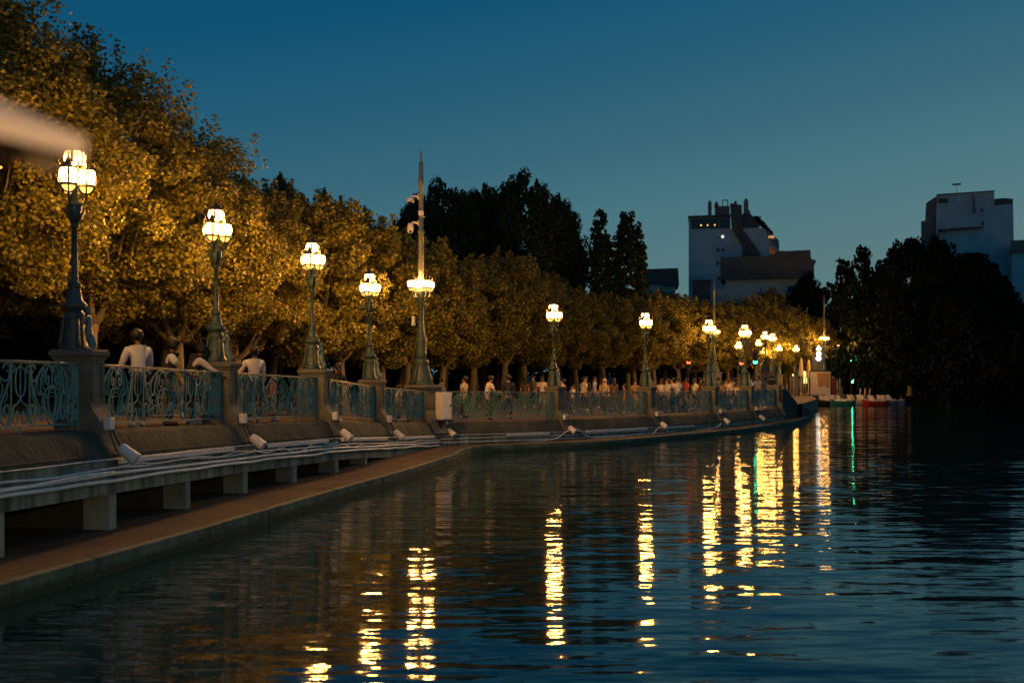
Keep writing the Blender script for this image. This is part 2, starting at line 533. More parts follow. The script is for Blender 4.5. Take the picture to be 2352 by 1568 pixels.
# ------------------------------------------------------------------ iron railing panels
def railing():
    L = 5.3
    r = thing('iron_railing', 'railing', 'railing')
    mb = MB()
    mb.box((L / 2, 0, 1.0), (L, .075, .03), bev=.008); mb.box((L / 2, 0, .978), (L, .03, .016))
    mb.build('top_rail', M['rail'], r)
    mb = MB(); mb.box((L / 2, 0, .0), (L, .035, .026)); mb.build('bottom_rail', M['iron'], r)
    for x in (.03, 1.54, 3.76, 5.27):
        mb = MB(); mb.box((x, 0, -.065), (.024, .024, .104)); mb.build('foot', M['iron'], r)
    R = .0135
    def tb(mb, c, hw, s, pts, rad=R, n=5):
        mb.tube([Vector((c + s * hw * p.x, 0, p.y)) for p in cr([(q[0], q[1], 0) for q in pts], n)], rad, 5)
    def lyre(c, hw, rich):
        mb = MB()
        for s in (-1, 1):
            tb(mb, c, hw, s, [(.80, .88), (.86, .95), (.96, .93), (1.0, .82), (.95, .66), (.84, .48), (.74, .30), (.77, .10), (.88, .03), (.99, .12), (.98, .28), (.90, .34), (.83, .26), (.86, .17), (.91, .20)], .017)
            tb(mb, c, hw, s, [(.90, .86), (.98, .80), (.93, .71), (.80, .71), (.66, .79), (.50, .89), (.30, .96), (.10, .94), (.0, .86)], .0165)
            tb(mb, c, hw, s, [(.02, .84), (.10, .93), (.22, .92), (.31, .82), (.30, .69), (.21, .64), (.15, .71), (.19, .79), (.23, .74)])
            tb(mb, c, hw, s, [(.40, .92), (.50, .76), (.53, .58), (.44, .46), (.36, .30), (.24, .12), (.10, .02), (.0, .015)], .015)
            tb(mb, c, hw, s, [(.06, .64), (.17, .50), (.18, .36), (.11, .22), (.03, .12)])
            tb(mb, c, hw, s, [(.62, .80), (.70, .66), (.66, .52), (.58, .48), (.54, .56)])
            tb(mb, c, hw, s, [(.62, .13), (.52, .30), (.42, .24), (.42, .12), (.50, .08), (.55, .15)])
            tb(mb, c, hw, s, [(.10, .62), (.30, .56), (.38, .46)])
            if rich:
                tb(mb, c, hw, s, [(.26, .12), (.30, .26), (.24, .34), (.17, .26), (.20, .18)])
                tb(mb, c, hw, s, [(.66, .50), (.72, .40), (.66, .34), (.60, .40)])
            for q in range(3):
                f_ = .30 + .20 * q
                tb(mb, c, hw, s, [(.02, .60 - .07 * q), (f_ * .62, .50 - .04 * q), (f_ * .66, .34), (f_ * .40, .17 + .02 * q), (.02, .07 + .03 * q)], .0085)
            tb(mb, c, hw, s, [(.74, .70), (.80, .60), (.76, .48), (.66, .40), (.60, .30), (.66, .20), (.72, .26)], .010)
            tb(mb, c, hw, s, [(.34, .88), (.42, .74), (.40, .60), (.30, .50)], .010)
            tb(mb, c, hw, s, [(.88, .60), (.92, .52), (.90, .42), (.84, .38)], .010)
        mb.tube([(c, 0, .86), (c, 0, .62)], R, 5)
        mb.ball((c, 0, .60), .03, 6, 5); mb.ball((c, 0, .93), .028, 6, 5)
        mb.box((c, 0, .105), (hw * 1.36, .016, .016))
        mb.build('lyre_scroll', M['iron'], r)
    def narrow(c, w):
        mb = MB(); h = w / 2
        for s in (-1, 1):
            mb.box((c + s * h, 0, .49), (.018, .018, .96))
            tb(mb, c, h, s, [(.0, .93), (.45, .86), (.55, .68), (.42, .52), (.0, .44)])
            tb(mb, c, h, s, [(.0, .44), (.28, .36), (.75, .30), (.80, .12), (.45, .05), (.22, .14), (.35, .24), (.52, .18)])
            tb(mb, c, h, s, [(.85, .94), (.60, .90), (.80, .82)])
        mb.tube([(c, 0, .97), (c, 0, .46)], R * .9, 5)
        mb.build('narrow_scroll', M['iron'], r)
    lyre(.75, .55, False); lyre(2.65, .87, True); lyre(4.55, .55, False)
    narrow(1.54, .44); narrow(3.76, .44)
    narrow(.115, .15); narrow(5.185, .15)
    return r

proto = railing()
gaps = ['left of the first lamp', 'between the first and second lamps', 'between the second and third lamps', 'between the third and fourth lamps',
        'between the fourth lamp and the tall camera mast', 'between the white cabinet and the fifth lamp', 'between the fifth and sixth lamps', 'between the sixth and seventh lamps',
        'between the seventh and eighth lamps', 'last one before the stair wall']
for k in range(len(PV) - 1):
    a, b = PV[k], PV[k + 1]
    d = (b - a).normalized()
    a2, b2 = a + d * .22, b - d * .22
    if k == 4: b2 = b - d * .45
    if k == 5: a2 = a + d * .9
    o = proto if k == 0 else copy_tree(proto)
    o.location = a2
    L = (b2 - a2).length
    o.rotation_euler = (0, -math.asin(d.z), math.atan2(d.y, d.x))
    o.scale = (L / 5.3, 1, 1)
    o['label'] = 'teal scrollwork iron railing ' + gaps[k]
    o['group'] = 'iron railing panels along the promenade'

# ------------------------------------------------------------------ stone pillars
def pillar(w=.46):
    r = thing('stone_pillar', 'pillar', 'pillar')
    mb = MB()
    mb.prism([(-.46, -.14), (-.46, 1.08), (.20, 1.08), (.20, .34), (.23, .26), (.31, .14), (.37, .05), (.39, -.06), (.40, -.16), (.46, -.34), (.56, -.51), (.30, -.51), (.05, -.14)], -w / 2, w / 2)
    mb.build('shaft', M['stone'], r)
    mb = MB()
    for s in (-1, 1):
        mb.box((.207, s * w * .36, .72), (.024, .045, .66))
    mb.box((.207, 0, 1.03), (.024, w * .72, .05)); mb.box((.207, 0, .40), (.024, w * .72, .05))
    mb.build('front_panel', M['stone'], r)
    mb = MB()
    mb.box((-.13, 0, 1.10), (.72, w + .05, .05)); mb.box((-.13, 0, 1.17), (.80, w + .14, .13), bev=.035); mb.box((-.13, 0, 1.225), (.72, w + .06, .03))
    mb.build('cap', M['stone'], r)
    return r
pil = pillar()
names = ['left of the first lamp', 'under the first lamp from the left', 'under the second lamp from the left', 'under the third lamp from the left', 'under the fourth lamp from the left',
         'broad one beside the white cabinet under the camera mast', 'under the fifth lamp right of the mast', 'under the sixth lamp', 'under the seventh lamp', 'under the eighth lamp', 'at the right end of the railing']
for k in range(len(PV)):
    o = pil if k == 0 else copy_tree(pil)
    o.location = PV[k]
    o.rotation_euler = (0, 0, math.atan2(NOR[k].y, NOR[k].x))
    if k == 5: o.scale = (1.25, 2.0, 1)
    o['label'] = 'weathered stone pillar ' + names[k]
    o['group'] = 'stone pillars of the balustrade'

# ------------------------------------------------------------------ lamps
def lantern_meshes(scale=1.):
    R = .205 * scale
    prof = [(.60, -.78), (.84, -.5), (.97, -.2), (1.0, .1), (.93, .42), (.78, .68), (.62, .80)]
    g = MB().lathe([(R * .985 * a, R * b * 1.02) for a, b in prof], 14).mesh('globe', M['globe'], True)
    bw = MB().lathe([(R * .18, -R * 1.42), (R * .42, -R * 1.36), (R * .66, -R * 1.12), (R * .74, -R * .93), (R * .70, -R * .90)], 12).mesh('bowl', M['bowl'], True)
    c = MB()
    for k in range(6):
        a = 2 * PI * (k + .5) / 6
        c.tube([(R * 1.02 * p * math.cos(a), R * 1.02 * p * math.sin(a), R * q * 1.02) for p, q in [(.76, -.9)] + prof + [(.60, .88)]], .021 * scale, 4)
        c.tube([(R * p * math.cos(a), R * p * math.sin(a), R * q) for p, q in [(.78, -.92), (.70, -1.12), (.44, -1.38), (.16, -1.46)]], .016 * scale, 4)
    c.lathe([(R * .70, -R * .92), (R * .88, -R * .90), (R * .93, -R * .70), (R * .66, -R * .69)], 14)  # solid dish added to hold the bulb's light off the column and ground
    c.lathe([(R * .05, -R * 1.66), (R * .16, -R * 1.58), (R * .10, -R * 1.5), (R * .22, -R * 1.42), (R * .1, -R * 1.38)], 8)
    cg = c.mesh('lantern', M['cage'])
    t = MB()
    t.lathe([(R * .60, R * .66), (R * .90, R * .66), (R * .92, R * .86), (R * .70, R * 1.0), (R * .50, R * 1.22), (R * .30, R * 1.34), (R * .20, R * 1.55), (R * .26, R * 1.62), (R * .10, R * 1.72), (R * .05, R * 2.05), (R * .10, R * 2.12), (R * .02, R * 2.22)], 10)
    for k in range(6):
        a = 2 * PI * (k + .5) / 6
        ca, sa = math.cos(a), math.sin(a)
        t.tube([(R * .86 * ca, R * .86 * sa, R * .88), (R * 1.0 * ca, R * 1.0 * sa, R * 1.08), (R * .92 * ca, R * .92 * sa, R * 1.25), (R * 1.05 * ca, R * 1.05 * sa, R * 1.42)], [.022 * scale, .02 * scale, .018 * scale, .008 * scale], 4)
    cr_ = t.mesh('crown', M['cage'])
    return g, bw, cg, cr_
LM = lantern_meshes(.88)
LMS = lantern_meshes(.86)
def add_lantern(parent, p, a, LMx=LM):
    g, b, c, t = LMx
    o = link('lantern', c, parent); o.location = p; o.rotation_euler = (0, 0, a)
    for nm, me in (('globe', g), ('bowl', b), ('crown', t)):
        link(nm, me, o)
    link('bulb', BULB, o)
    return o

def street_lamp():
    r = thing('street_lamp', 'lamp', 'street lamp')
    mb = MB()
    mb.lathe([(.24, 0), (.245, .05), (.22, .08), (.205, .12), (.19, .18), (.18, .30), (.165, .44), (.16, .52), (.18, .56), (.175, .61), (.12, .66), (.10, .70)], 8)
    for k in range(4):
        a = PI / 4 + k * PI / 2
        ca, sa = math.cos(a), math.sin(a)
        mb.tube([(.235 * ca, .235 * sa, .04), (.22 * ca, .22 * sa, .18), (.195 * ca, .195 * sa, .34), (.18 * ca, .18 * sa, .5), (.14 * ca, .14 * sa, .62)], [.04, .036, .03, .026, .022], 6)
    mb.build('pedestal', M['bronze'], r, True)
    mb = MB()     # scrolled figure on the water side
    mb.tube(cr([(.20, 0, .60), (.25, 0, .55), (.265, 0, .44), (.25, 0, .32), (.28, 0, .20), (.33, 0, .09), (.31, 0, .03)], 4), [.03] * 3 + [.042] * 3 + [.05] * 5 + [.065] * 5 + [.075] * 5 + [.065] * 4, 8)
    mb.ball((.255, 0, .65), (.048, .045, .06), 8, 6)
    mb.tube([(.24, .0, .60), (.25, .08, .53), (.22, .11, .42)], [.03, .027, .02], 6); mb.tube([(.24, -.0, .60), (.25, -.08, .53), (.22, -.11, .42)], [.03, .027, .02], 6)
    mb.build('figurehead', M['figure'], r, True)
    mb = MB()
    mb.lathe([(.12, .66), (.19, .70), (.21, .76), (.18, .80), (.135, .83), (.125, .90), (.105, .98), (.095, 1.04), (.115, 1.06), (.115, 1.10), (.078, 1.12), (.058, 1.16), (.046, 2.06), (.07, 2.07), (.07, 2.11), (.06, 2.13)], 14)
    mb.build('column', M['bronze'], r, True)
    mb = MB()
    mb.lathe([(.055, 2.12), (.075, 2.18), (.10, 2.26), (.125, 2.36), (.115, 2.40), (.14, 2.42), (.12, 2.46), (.06, 2.50), (.05, 2.62), (.06, 2.70), (.045, 2.84), (.03, 2.95)], 10)
    for k in range(6):
        a = k * PI / 3
        ca, sa = math.cos(a), math.sin(a)
        mb.tube([(.06 * ca, .06 * sa, 2.14), (.11 * ca, .11 * sa, 2.24), (.17 * ca, .17 * sa, 2.34), (.15 * ca, .15 * sa, 2.40)], [.02, .025, .02, .01], 5)
    mb.build('capital', M['bronze'], r, True)
    mb = MB()
    angs = [-PI / 2, PI / 6, 5 * PI / 6]
    for a in angs:
        ca, sa = math.cos(a), math.sin(a)
        mb.tube([Vector((q[0] * ca, q[0] * sa, q[1])) for q in [(.05, 2.45), (.10, 2.43), (.16, 2.46), (.185, 2.53), (.185, 2.62)]], [.022, .022, .02, .02, .024], 6)
        mb.tube([Vector((q[0] * ca, q[0] * sa, q[1])) for q in [(.05, 2.62), (.11, 2.60), (.13, 2.54), (.09, 2.52)]], .012, 5)
    mb.build('lantern_arms', M['bronze'], r)
    for a in angs:
        add_lantern(r, (.185 * math.cos(a), .185 * math.sin(a), 2.90), a)
    add_lantern(r, (0, 0, 3.21), .3)
    return r

lamp0 = street_lamp()
LAMPS = []
def place_lamp(k, loc, rz, label, sc=1.):
    o = lamp0 if k == 0 else copy_tree(lamp0)
    o.location = loc; o.rotation_euler = (0, 0, rz); o.scale = (sc, sc, sc)
    o['label'] = label; o['group'] = 'triple-globe lamps along the promenade' if k < 8 else 'small lamps at the far end'
    LAMPS.append(o)
    for ln in o.children:
        for q_ in ln.children:
            if q_.type == 'LIGHT': q_.data = BULBS[random.randrange(3)]
lampk = [1, 2, 3, 4, 6, 7, 8, 9]
lab = ['first ornate lit lamp from the left, its top just below the blurred canopy', 'second ornate lit lamp from the left, rising beside the leaning group',
       'third ornate lit lamp from the left on its stone pillar', 'fourth ornate lit lamp from the left, nearest the camera mast', 'ornate lit lamp on the first pillar right of the white cabinet',
       'ornate lit lamp on the second pillar right of the white cabinet', 'ornate lit lamp on the third pillar right of the white cabinet', 'ornate lit lamp on the fourth pillar right of the white cabinet']
lx = {1: 165, 2: 497, 3: 713, 4: 858, 6: 1270, 7: 1476, 8: 1617, 9: 1707}
for q, k in enumerate(lampk):
    p = PV[k] - NOR[k] * .22
    if k in lx:      # slide along the pillar's depth so that it stands where the photograph has it
        pass
    place_lamp(q, (p.x, p.y, PV[k].z + 1.235), math.atan2(NOR[k].y, NOR[k].x), lab[q])
# far lamps: photo column, row of the lower globes, depth
def plinth(o, w, h):
    mb = MB(); mb.box((0, 0, -.06), (w + .14, w + .14, .13), bev=.03); mb.box((0, 0, -.12 - (h - .12) / 2), (w, w, h - .12)); mb.box((0, 0, -h + .12), (w + .1, w + .1, .24))
    mb.build('plinth', M['stone'], o)
far = [(1697, 795, 92, 'left of the green traffic light, low one below a nearer lamp'), (1742, 789, 102, 'just above the green traffic light'), (1752, 808, 112, 'lowest one right above the green traffic light'),
       (1757, 773, 86, 'left of the tall close pair right of the green traffic light'), (1774, 777, 89, 'right of the tall close pair right of the green traffic light'), (1790, 801, 114, 'single one between the close pair and the bright crown'),
       (1828, 802, 110, 'under the brightest yellow tree crown'), (1862, 802, 124, 'just left of the farthest mast'), (1930, 800, 119.5, 'alone right of the farthest mast against the dark trees')]
for q, (px, py, d, l) in enumerate(far):
    p = at(px, d, py)
    gz = ground_z(p.x, p.y)
    sc_ = .88
    pb_z = p.z - 2.92 * sc_
    place_lamp(8 + q, (p.x, p.y, pb_z), .4 + q * .9, 'small far lamp ' + l, sc_)
    plinth(LAMPS[-1], .62, (pb_z - gz + .1) / sc_)

# lamp masts with cameras
def lamp_mast():
    r = thing('lamp_mast', 'mast', 'lamp mast')
    mb = MB()
    mb.lathe([(.46, 0), (.46, .10), (.42, .14), (.40, .22), (.35, .42), (.28, .62), (.26, .80), (.30, .86), (.27, .94), (.20, 1.0)], 10)
    for k in range(4):
        a = PI / 4 + k * PI / 2
        ca, sa = math.cos(a), math.sin(a)
        mb.tube([(.46 * ca, .46 * sa, .06), (.43 * ca, .43 * sa, .25), (.36 * ca, .36 * sa, .45), (.30 * ca, .30 * sa, .7), (.24 * ca, .24 * sa, .88)], [.06, .06, .05, .04, .03], 6)
    mb.build('pedestal', M['bronze'], r, True)
    mb = MB()
    mb.lathe([(.20, .98), (.21, 1.2), (.19, 1.55), (.22, 1.62), (.22, 1.74), (.17, 1.80), (.15, 1.95), (.11, 2.15), (.105, 3.1), (.13, 3.12), (.16, 3.25), (.19, 3.45), (.15, 3.52)], 14)
    mb.build('column', M['bronze'], r, True)
    mb = MB()
    mb.lathe([(.11, 3.5), (.10, 5.2), (.098, 5.62), (.13, 5.63), (.13, 5.70), (.09, 5.71), (.085, 7.38), (.105, 7.39), (.105, 7.62), (.085, 7.63), (.08, 8.22), (.055, 8.24), (.035, 8.3), (.03, 8.62), (.012, 8.66)], 12)
    mb.build('pole', M['mast'], r, True)
    mb = MB()
    for k in range(4):
        a = k * PI / 2 + .35
        ca, sa = math.cos(a), math.sin(a)
        mb.tube([Vector((q[0] * ca, q[0] * sa, q[1])) for q in [(.12, 3.25), (.25, 3.22), (.35, 3.28), (.38, 3.36), (.38, 3.42)]], .024, 6)
        mb.tube([Vector((q[0] * ca, q[0] * sa, q[1])) for q in [(.1, 2.9), (.17, 2.95), (.20, 3.05), (.14, 3.1)]], .018, 5)
    mb.build('lantern_arms', M['bronze'], r)
    for k in range(4):
        a = k * PI / 2 + .35
        add_lantern(r, (.38 * math.cos(a), .38 * math.sin(a), 3.72), a, LMS)
    return r
mast0 = lamp_mast()
mp_ = at(967, 42.0)
mast0.location = (mp_.x, mp_.y, PV[5].z + 1.235 - .02)
mast0.rotation_euler = (0, 0, .3)
MZ = mast0.location.z
tag(mast0, 'tall lamp mast carrying two white cameras beside the cabinet', 'lamp mast', 'lamp masts')
for px, py, d, l in ((1640, 762, 97, 'tall lamp mast with lit globes behind the seventh lamp'), (1893, 777, 119, 'farthest lamp mast, thin tip against the dark trees')):
    o = copy_tree(mast0)
    p = at(px, d, py); gz = ground_z(p.x, p.y)
    s = .92
    o.location = (p.x, p.y, p.z - 3.72 * s); o.scale = (s, s, s)
    plinth(o, 1.0, (p.z - 3.72 * s - gz + .1) / s)
    o.rotation_euler = (0, 0, .8)
    tag(o, l, 'lamp mast', 'lamp masts')

# cameras on the near mast
def cam_dome(loc, label, down):
    r = thing('security_camera', label, 'camera', loc, 0)
    mb = MB()
    mb.tube(cr([(0, 0, 0), (-.10, 0, .02), (-.20, 0, .03), (-.25, 0, -.02)], 4), [.05] * 3 + [.04] * 10, 8)
    mb.box((-.01, 0, 0), (.05, .12, .2))
    mb.build('arm', M['camera'], r, True)
    mb = MB()
    mb.lathe([(.03, .06), (.08, .05), (.125, .0), (.14, -.08), (.15, -.13), (.12, -.14)] if not down else [(.03, .06), (.08, .05), (.11, .0), (.12, -.10), (.125, -.18), (.10, -.19)], 14, (-.30, 0, -.05))
    mb.build('housing', M['camera'], r, True)
    mb = MB()
    if down:
        mb.tube([(-.30, -.06, -.30), (-.30, .06, -.30)], .075, 12)
        b = mb.build('camera_head', M['camera'], r)
        mb = MB(); mb.tube([(-.30, -.058, -.32), (-.30, -.075, -.32)], .045, 12); mb.build('lens', M['glass'], b)
        mb = MB()
        for s in (-1, 1): mb.box((-.30 + s * .09, 0, -.27), (.02, .06, .14))
        mb.build('yoke', M['camera'], r)
    else:
        mb.ball((-.30, 0, -.18), (.11, .11, .09), 12, 8); mb.build('dome_lens', M['glass'], r, True)
    return r
cam_dome((mp_.x - .09, mp_.y - .02, MZ + 6.95), 'upper white dome camera on the tall mast', False)
cam_dome((mp_.x - .09, mp_.y - .02, MZ + 5.98), 'lower white camera with hanging head on the tall mast', True)
def simple(name, label, cat, mb, m, smooth=False, group=None):
    o = mb.build(name, m, None, smooth)
    return tag(o, label, cat, group)
mb = MB(); mb.box((mp_.x + .01, mp_.y - .12, MZ + 6.34), (.19, .13, .19), bev=.015); mb.tube([(mp_.x + .05, mp_.y - .1, MZ + 6.25), (mp_.x + .13, mp_.y - .1, MZ + 6.18), (mp_.x + .15, mp_.y - .08, MZ + 6.22)], .012, 6)
simple('junction_box', 'small pale box clamped to the mast between its two cameras', 'box', mb, M['camera'])
sp = thing('loudspeaker', 'small pale loudspeaker on the mast column below the globes', 'loudspeaker', (mp_.x - .28, mp_.y - .05, MZ + 2.35))
mb = MB(); mb.lathe([(.05, -.16), (.09, -.12), (.07, 0), (.07, .14), (.10, .18), (.06, .2)], 10); mb.build('horn', M['camera'], sp, True)
mb = MB(); mb.box((.12, 0, 0), (.2, .03, .04)); mb.build('bracket', M['black'], sp)

# ------------------------------------------------------------------ cabinet, wall boxes, floodlights, pipes
cp = at(1019, 41.3)
cb = thing('electric_cabinet', 'white metal electric cabinet on a bracket beside the mast pillar', 'cabinet', (cp.x, cp.y, PV[5].z - .02), .62)
mb = MB(); mb.box((0, 0, .5), (.44, .42, 1.0), bev=.015); mb.build('body', M['white'], cb)
mb = MB(); mb.box((0, -.218, .5), (.38, .02, .92), bev=.006); d_ = mb.build('door', M['white'], cb)
mb = MB(); mb.box((.14, -.236, .52), (.03, .02, .1)); mb.build('handle', M['black'], d_)
mb = MB(); mb.box((0, .02, -.03), (.56, .46, .05)); mb.box((-.1, .15, -.2), (.06, .3, .3)); mb.build('bracket', M['black'], cb)

def flood(k, loc, rz, label):
    r = thing('floodlight', label, 'floodlight', loc, rz, 'hooded floodlights at the foot of the pillars')
    R = Matrix.Rotation(math.radians(38), 4, 'Y')
    mb = MB()
    mb.lathe([(.02, -.02), (.085, .0), (.10, .06), (.11, .30), (.12, .34), (.10, .345)], 12, mtx=Matrix.Rotation(math.radians(128), 4, 'Y'))
    mb.build('hood', M['white'], r, True)
    mb = MB(); mb.tube(cr([(-.16, 0, .42), (-.10, .02, .22), (-.03, .03, .06), (.02, 0, .0)], 4), .022, 6); mb.build('bracket', M['black'], r)
    return r
def wbox(loc, rz, label):
    r = thing('wall_box', label, 'box', loc, rz, 'small white boxes on the pillars')
    mb = MB(); mb.box((0, 0, 0), (.13, .15, .21), bev=.012); mb.build('body', M['white'], r)
    mb = MB(); mb.tube(cr([(.0, .03, -.10), (.02, .04, -.22), (.08, .03, -.36), (.14, 0, -.46)], 4), .016, 6); mb.build('cable', M['black'], r)
    return r
pn = {1: 'under the first lamp from the left', 2: 'under the second lamp from the left', 3: 'under the third lamp from the left', 4: 'under the fourth lamp from the left', 5: 'below the white cabinet',
      6: 'under the fifth lamp', 7: 'under the sixth lamp', 8: 'under the seventh lamp', 9: 'under the eighth lamp'}
for k in range(1, 10):
    a = math.atan2(NOR[k].y, NOR[k].x)
    o1, o2 = (.62, -.42), (.43, .02)
    p = PV[k] + NOR[k] * .60 + TAN[k] * (.02 if k != 5 else .5)
    flood(k, (p.x, p.y, p.z - .40), a + random.uniform(-.25, .25), 'white hooded floodlight at the pillar foot ' + pn[k])
    p = PV[k] + NOR[k] * .44 - TAN[k] * (.06 if k != 5 else -.55)
    wbox((p.x, p.y, p.z + (.0 if k != 5 else -.14)), a, 'small white box on the pillar front ' + pn[k])

def path_pts(k0, k1, out, dz_, wob=.02, step=12, seed=0, sag=0.):
    rr = random.Random(seed)
    i0, i1 = int((k0 + 2) * 6), int((k1 + 2) * 6)
    pts = []
    for i in range(i0, i1 + 1):
        e = rr.uniform(-wob, wob)
        pts.append(off(min(i, n - 1), out, dz_ + e))
    return cr(pts, 4)
mb = MB(); mb.tube(path_pts(-1.5, 5, .58, -.745, .022, seed=1), .022, 6); simple('cable_pipe', 'thin upper grey conduit running wavily along the quay wall', 'pipe', mb, M['pipe'], True, 'conduits along the quay wall')
mb = MB(); mb.tube(path_pts(-1.5, 5, .59, -.84, .014, seed=2), .034, 8); simple('cable_pipe', 'thick middle grey conduit along the left half of the quay wall', 'pipe', mb, M['pipe'], True, 'conduits along the quay wall')
mb = MB(); mb.tube(path_pts(-1.5, 5, .59, -.935, .018, seed=3), .037, 8); simple('cable_pipe', 'thick lowest grey conduit along the left half of the quay wall', 'pipe', mb, M['pipe'], True, 'conduits along the quay wall')
for j, (dz_, r_, k1, l) in enumerate(((-.72, .016, 6.9, 'upper'), (-.86, .020, 7.2, 'middle'), (-1.0, .022, 8.6, 'lowest'))):
    mb = MB(); mb.tube(path_pts(5.05, k1, .575, dz_, .008 + .03 * (j == 2), seed=5 + j), r_, 6)
    simple('cable_pipe', l + ' grey conduit on the quay wall right of the white cabinet', 'pipe', mb, M['pipe'], True, 'conduits along the quay wall')
for j, (k0, k1, l) in enumerate(((-.6, .42, 'below the leftmost railing'), (1.14, 1.95, 'right of the first lamp pillar'), (2.2, 2.95, 'right of the second lamp pillar'), (3.12, 3.9, 'right of the third lamp pillar'), (4.2, 4.95, 'left of the white cabinet'), (5.5, 5.85, 'right of the white cabinet'), (6.2, 6.9, 'right of the fifth lamp pillar'), (7.1, 7.6, 'right of the sixth lamp pillar'))):
    mb = MB()
    pts = path_pts(k0, k1, .60, -.635, .0, seed=9)
    for a, b in zip(pts[:-1], pts[1:]):
        d = b - a
        if d.length < 1e-4: continue
        c = (a + b) / 2
        mb.box((c.x, c.y, c.z), (d.length + .002, .05, .07), rz=math.atan2(d.y, d.x))
    simple('cable_trunking', 'flat white cable trunking on the wall ' + l, 'trunking', mb, M['white'], False, 'white cable trunking on the quay wall')
mb = MB(); mb.tube(path_pts(-1.5, 7, .57, -.585, .006, seed=21), .012, 5); simple('cable', 'thin pale cable clipped under the coping edge of the quay', 'cable', mb, M['pipe'])

def loose(k0, knots, r_, label, m='pipe'):
    pts = []
    for k, out, dz_ in knots:
        f_ = (k0 + k + 2) * 6; i = int(f_); t_ = f_ - i
        a = off(min(i, n - 1), out, dz_); b = off(min(i + 1, n - 1), out, dz_)
        pts.append(a.lerp(b, t_))
    mb = MB(); mb.tube(cr(pts, 8), r_, 7)
    simple('loose_cable', label, 'cable', mb, M[m], True, 'loose cables on the quay wall')
loose(0, [(-.05, .6, -.90), (.08, .6, -.93), (.2, .605, -1.0), (.32, .605, -.97), (.45, .6, -.86), (.6, .6, -.84), (.8, .6, -.80), (.97, .6, -.80)], .030, 'thick pale cable sagging in a bow below the first lamp pillar')
loose(2, [(.02, .6, -.70), (.15, .6, -.78), (.3, .6, -.70), (.42, .6, -.83), (.55, .6, -.80), (.62, .605, -.69), (.74, .605, -.66), (.84, .605, -.72), (.95, .6, -.68)], .018, 'pale cable looping up and down between the third and fourth lamp pillars')
loose(1, [(.0, .6, -.72), (.12, .6, -.70), (.25, .6, -.74), (.5, .6, -.70), (.7, .6, -.76), (.86, .6, -.69), (1.0, .6, -.73)], .017, 'thin pale cable wavering between the second and third lamp pillars')
loose(3, [(.05, .6, -.78), (.2, .6, -.84), (.35, .6, -.78), (.5, .605, -.90), (.62, .605, -.84), (.8, .6, -.80), (.98, .6, -.78)], .02, 'pale cable with a dip just left of the camera mast pillar')
loose(6, [(-.35, .62, -.95), (-.12, .63, -.85), (-.02, .64, -.55), (.08, .64, -.52), (.18, .63, -.82), (.35, .62, -.90), (.7, .61, -.86), (.95, .61, -.86)], .026, 'pale cable arching over the floodlight at the sixth lamp pillar')
loose(7, [(-.1, .62, -.88), (-.03, .63, -.62), (.05, .63, -.58), (.14, .62, -.86), (.5, .61, -.88), (.85, .61, -.78), (.95, .62, -.6)], .024, 'pale cable arching at the seventh lamp pillar and running on to the eighth')
loose(-1.4, [(0, .585, -.66), (.3, .585, -.69), (.6, .585, -.65), (.9, .585, -.68), (1.2, .585, -.66), (1.35, .6, -.72)], .016, 'thin pale cable above the conduits at the left edge')
# ------------------------------------------------------------------ trees
LOBED = np.array([(0, -.5), (.16, -.30), (.46, -.28), (.30, -.05), (.50, .18), (.22, .20), (.0, .55), (-.22, .20), (-.50, .18), (-.30, -.05), (-.46, -.28), (-.16, -.30)])
LEAF8 = np.array([(0, -.5), (.20, -.28), (.48, -.16), (.24, .06), (.34, .30), (0, .58), (-.30, .24), (-.50, -.10), (-.22, -.26)])
DIAM = np.array([(0, -.5), (.36, -.05), (0, .55), (-.36, -.05)])
OVAL = np.array([(0, -.5), (.30, -.25), (.34, .12), (0, .55), (-.34, .12), (-.30, -.25)])
def leaves_mesh(name, centers, out, size, tmpl, m, up=.35, fold=.12):
    N = len(centers)
    k = len(tmpl)
    nrm = out * .6 + rng.normal(0, .62, (N, 3)) + np.array([0, 0, up])
    nrm /= np.linalg.norm(nrm, axis=1)[:, None] + 1e-9
    d = rng.normal(0, 1, (N, 3)) + np.array([0, 0, -.5])
    u = np.cross(nrm, d); u /= np.linalg.norm(u, axis=1)[:, None] + 1e-9
    v = np.cross(nrm, u)
    s = size * rng.uniform(.65, 1.25, N)
    P = centers[:, None, :] + (u[:, None, :] * tmpl[None, :, 0, None] + v[:, None, :] * tmpl[None, :, 1, None]) * s[:, None, None]
    P += nrm[:, None, :] * (np.abs(tmpl[None, :, 0, None]) * -fold * 2) * s[:, None, None]
    me = bpy.data.meshes.new(name)
    me.vertices.add(N * k); me.vertices.foreach_set('co', P.reshape(-1).astype(np.float32))
    me.loops.add(N * k); me.loops.foreach_set('vertex_index', np.arange(N * k, dtype=np.int32))
    me.polygons.add(N); me.polygons.foreach_set('loop_start', np.arange(0, N * k, k, dtype=np.int32))
    me.polygons.foreach_set('loop_total', np.full(N, k, dtype=np.int32))
    me.materials.append(m)
    me.update(calc_edges=True)
    return me

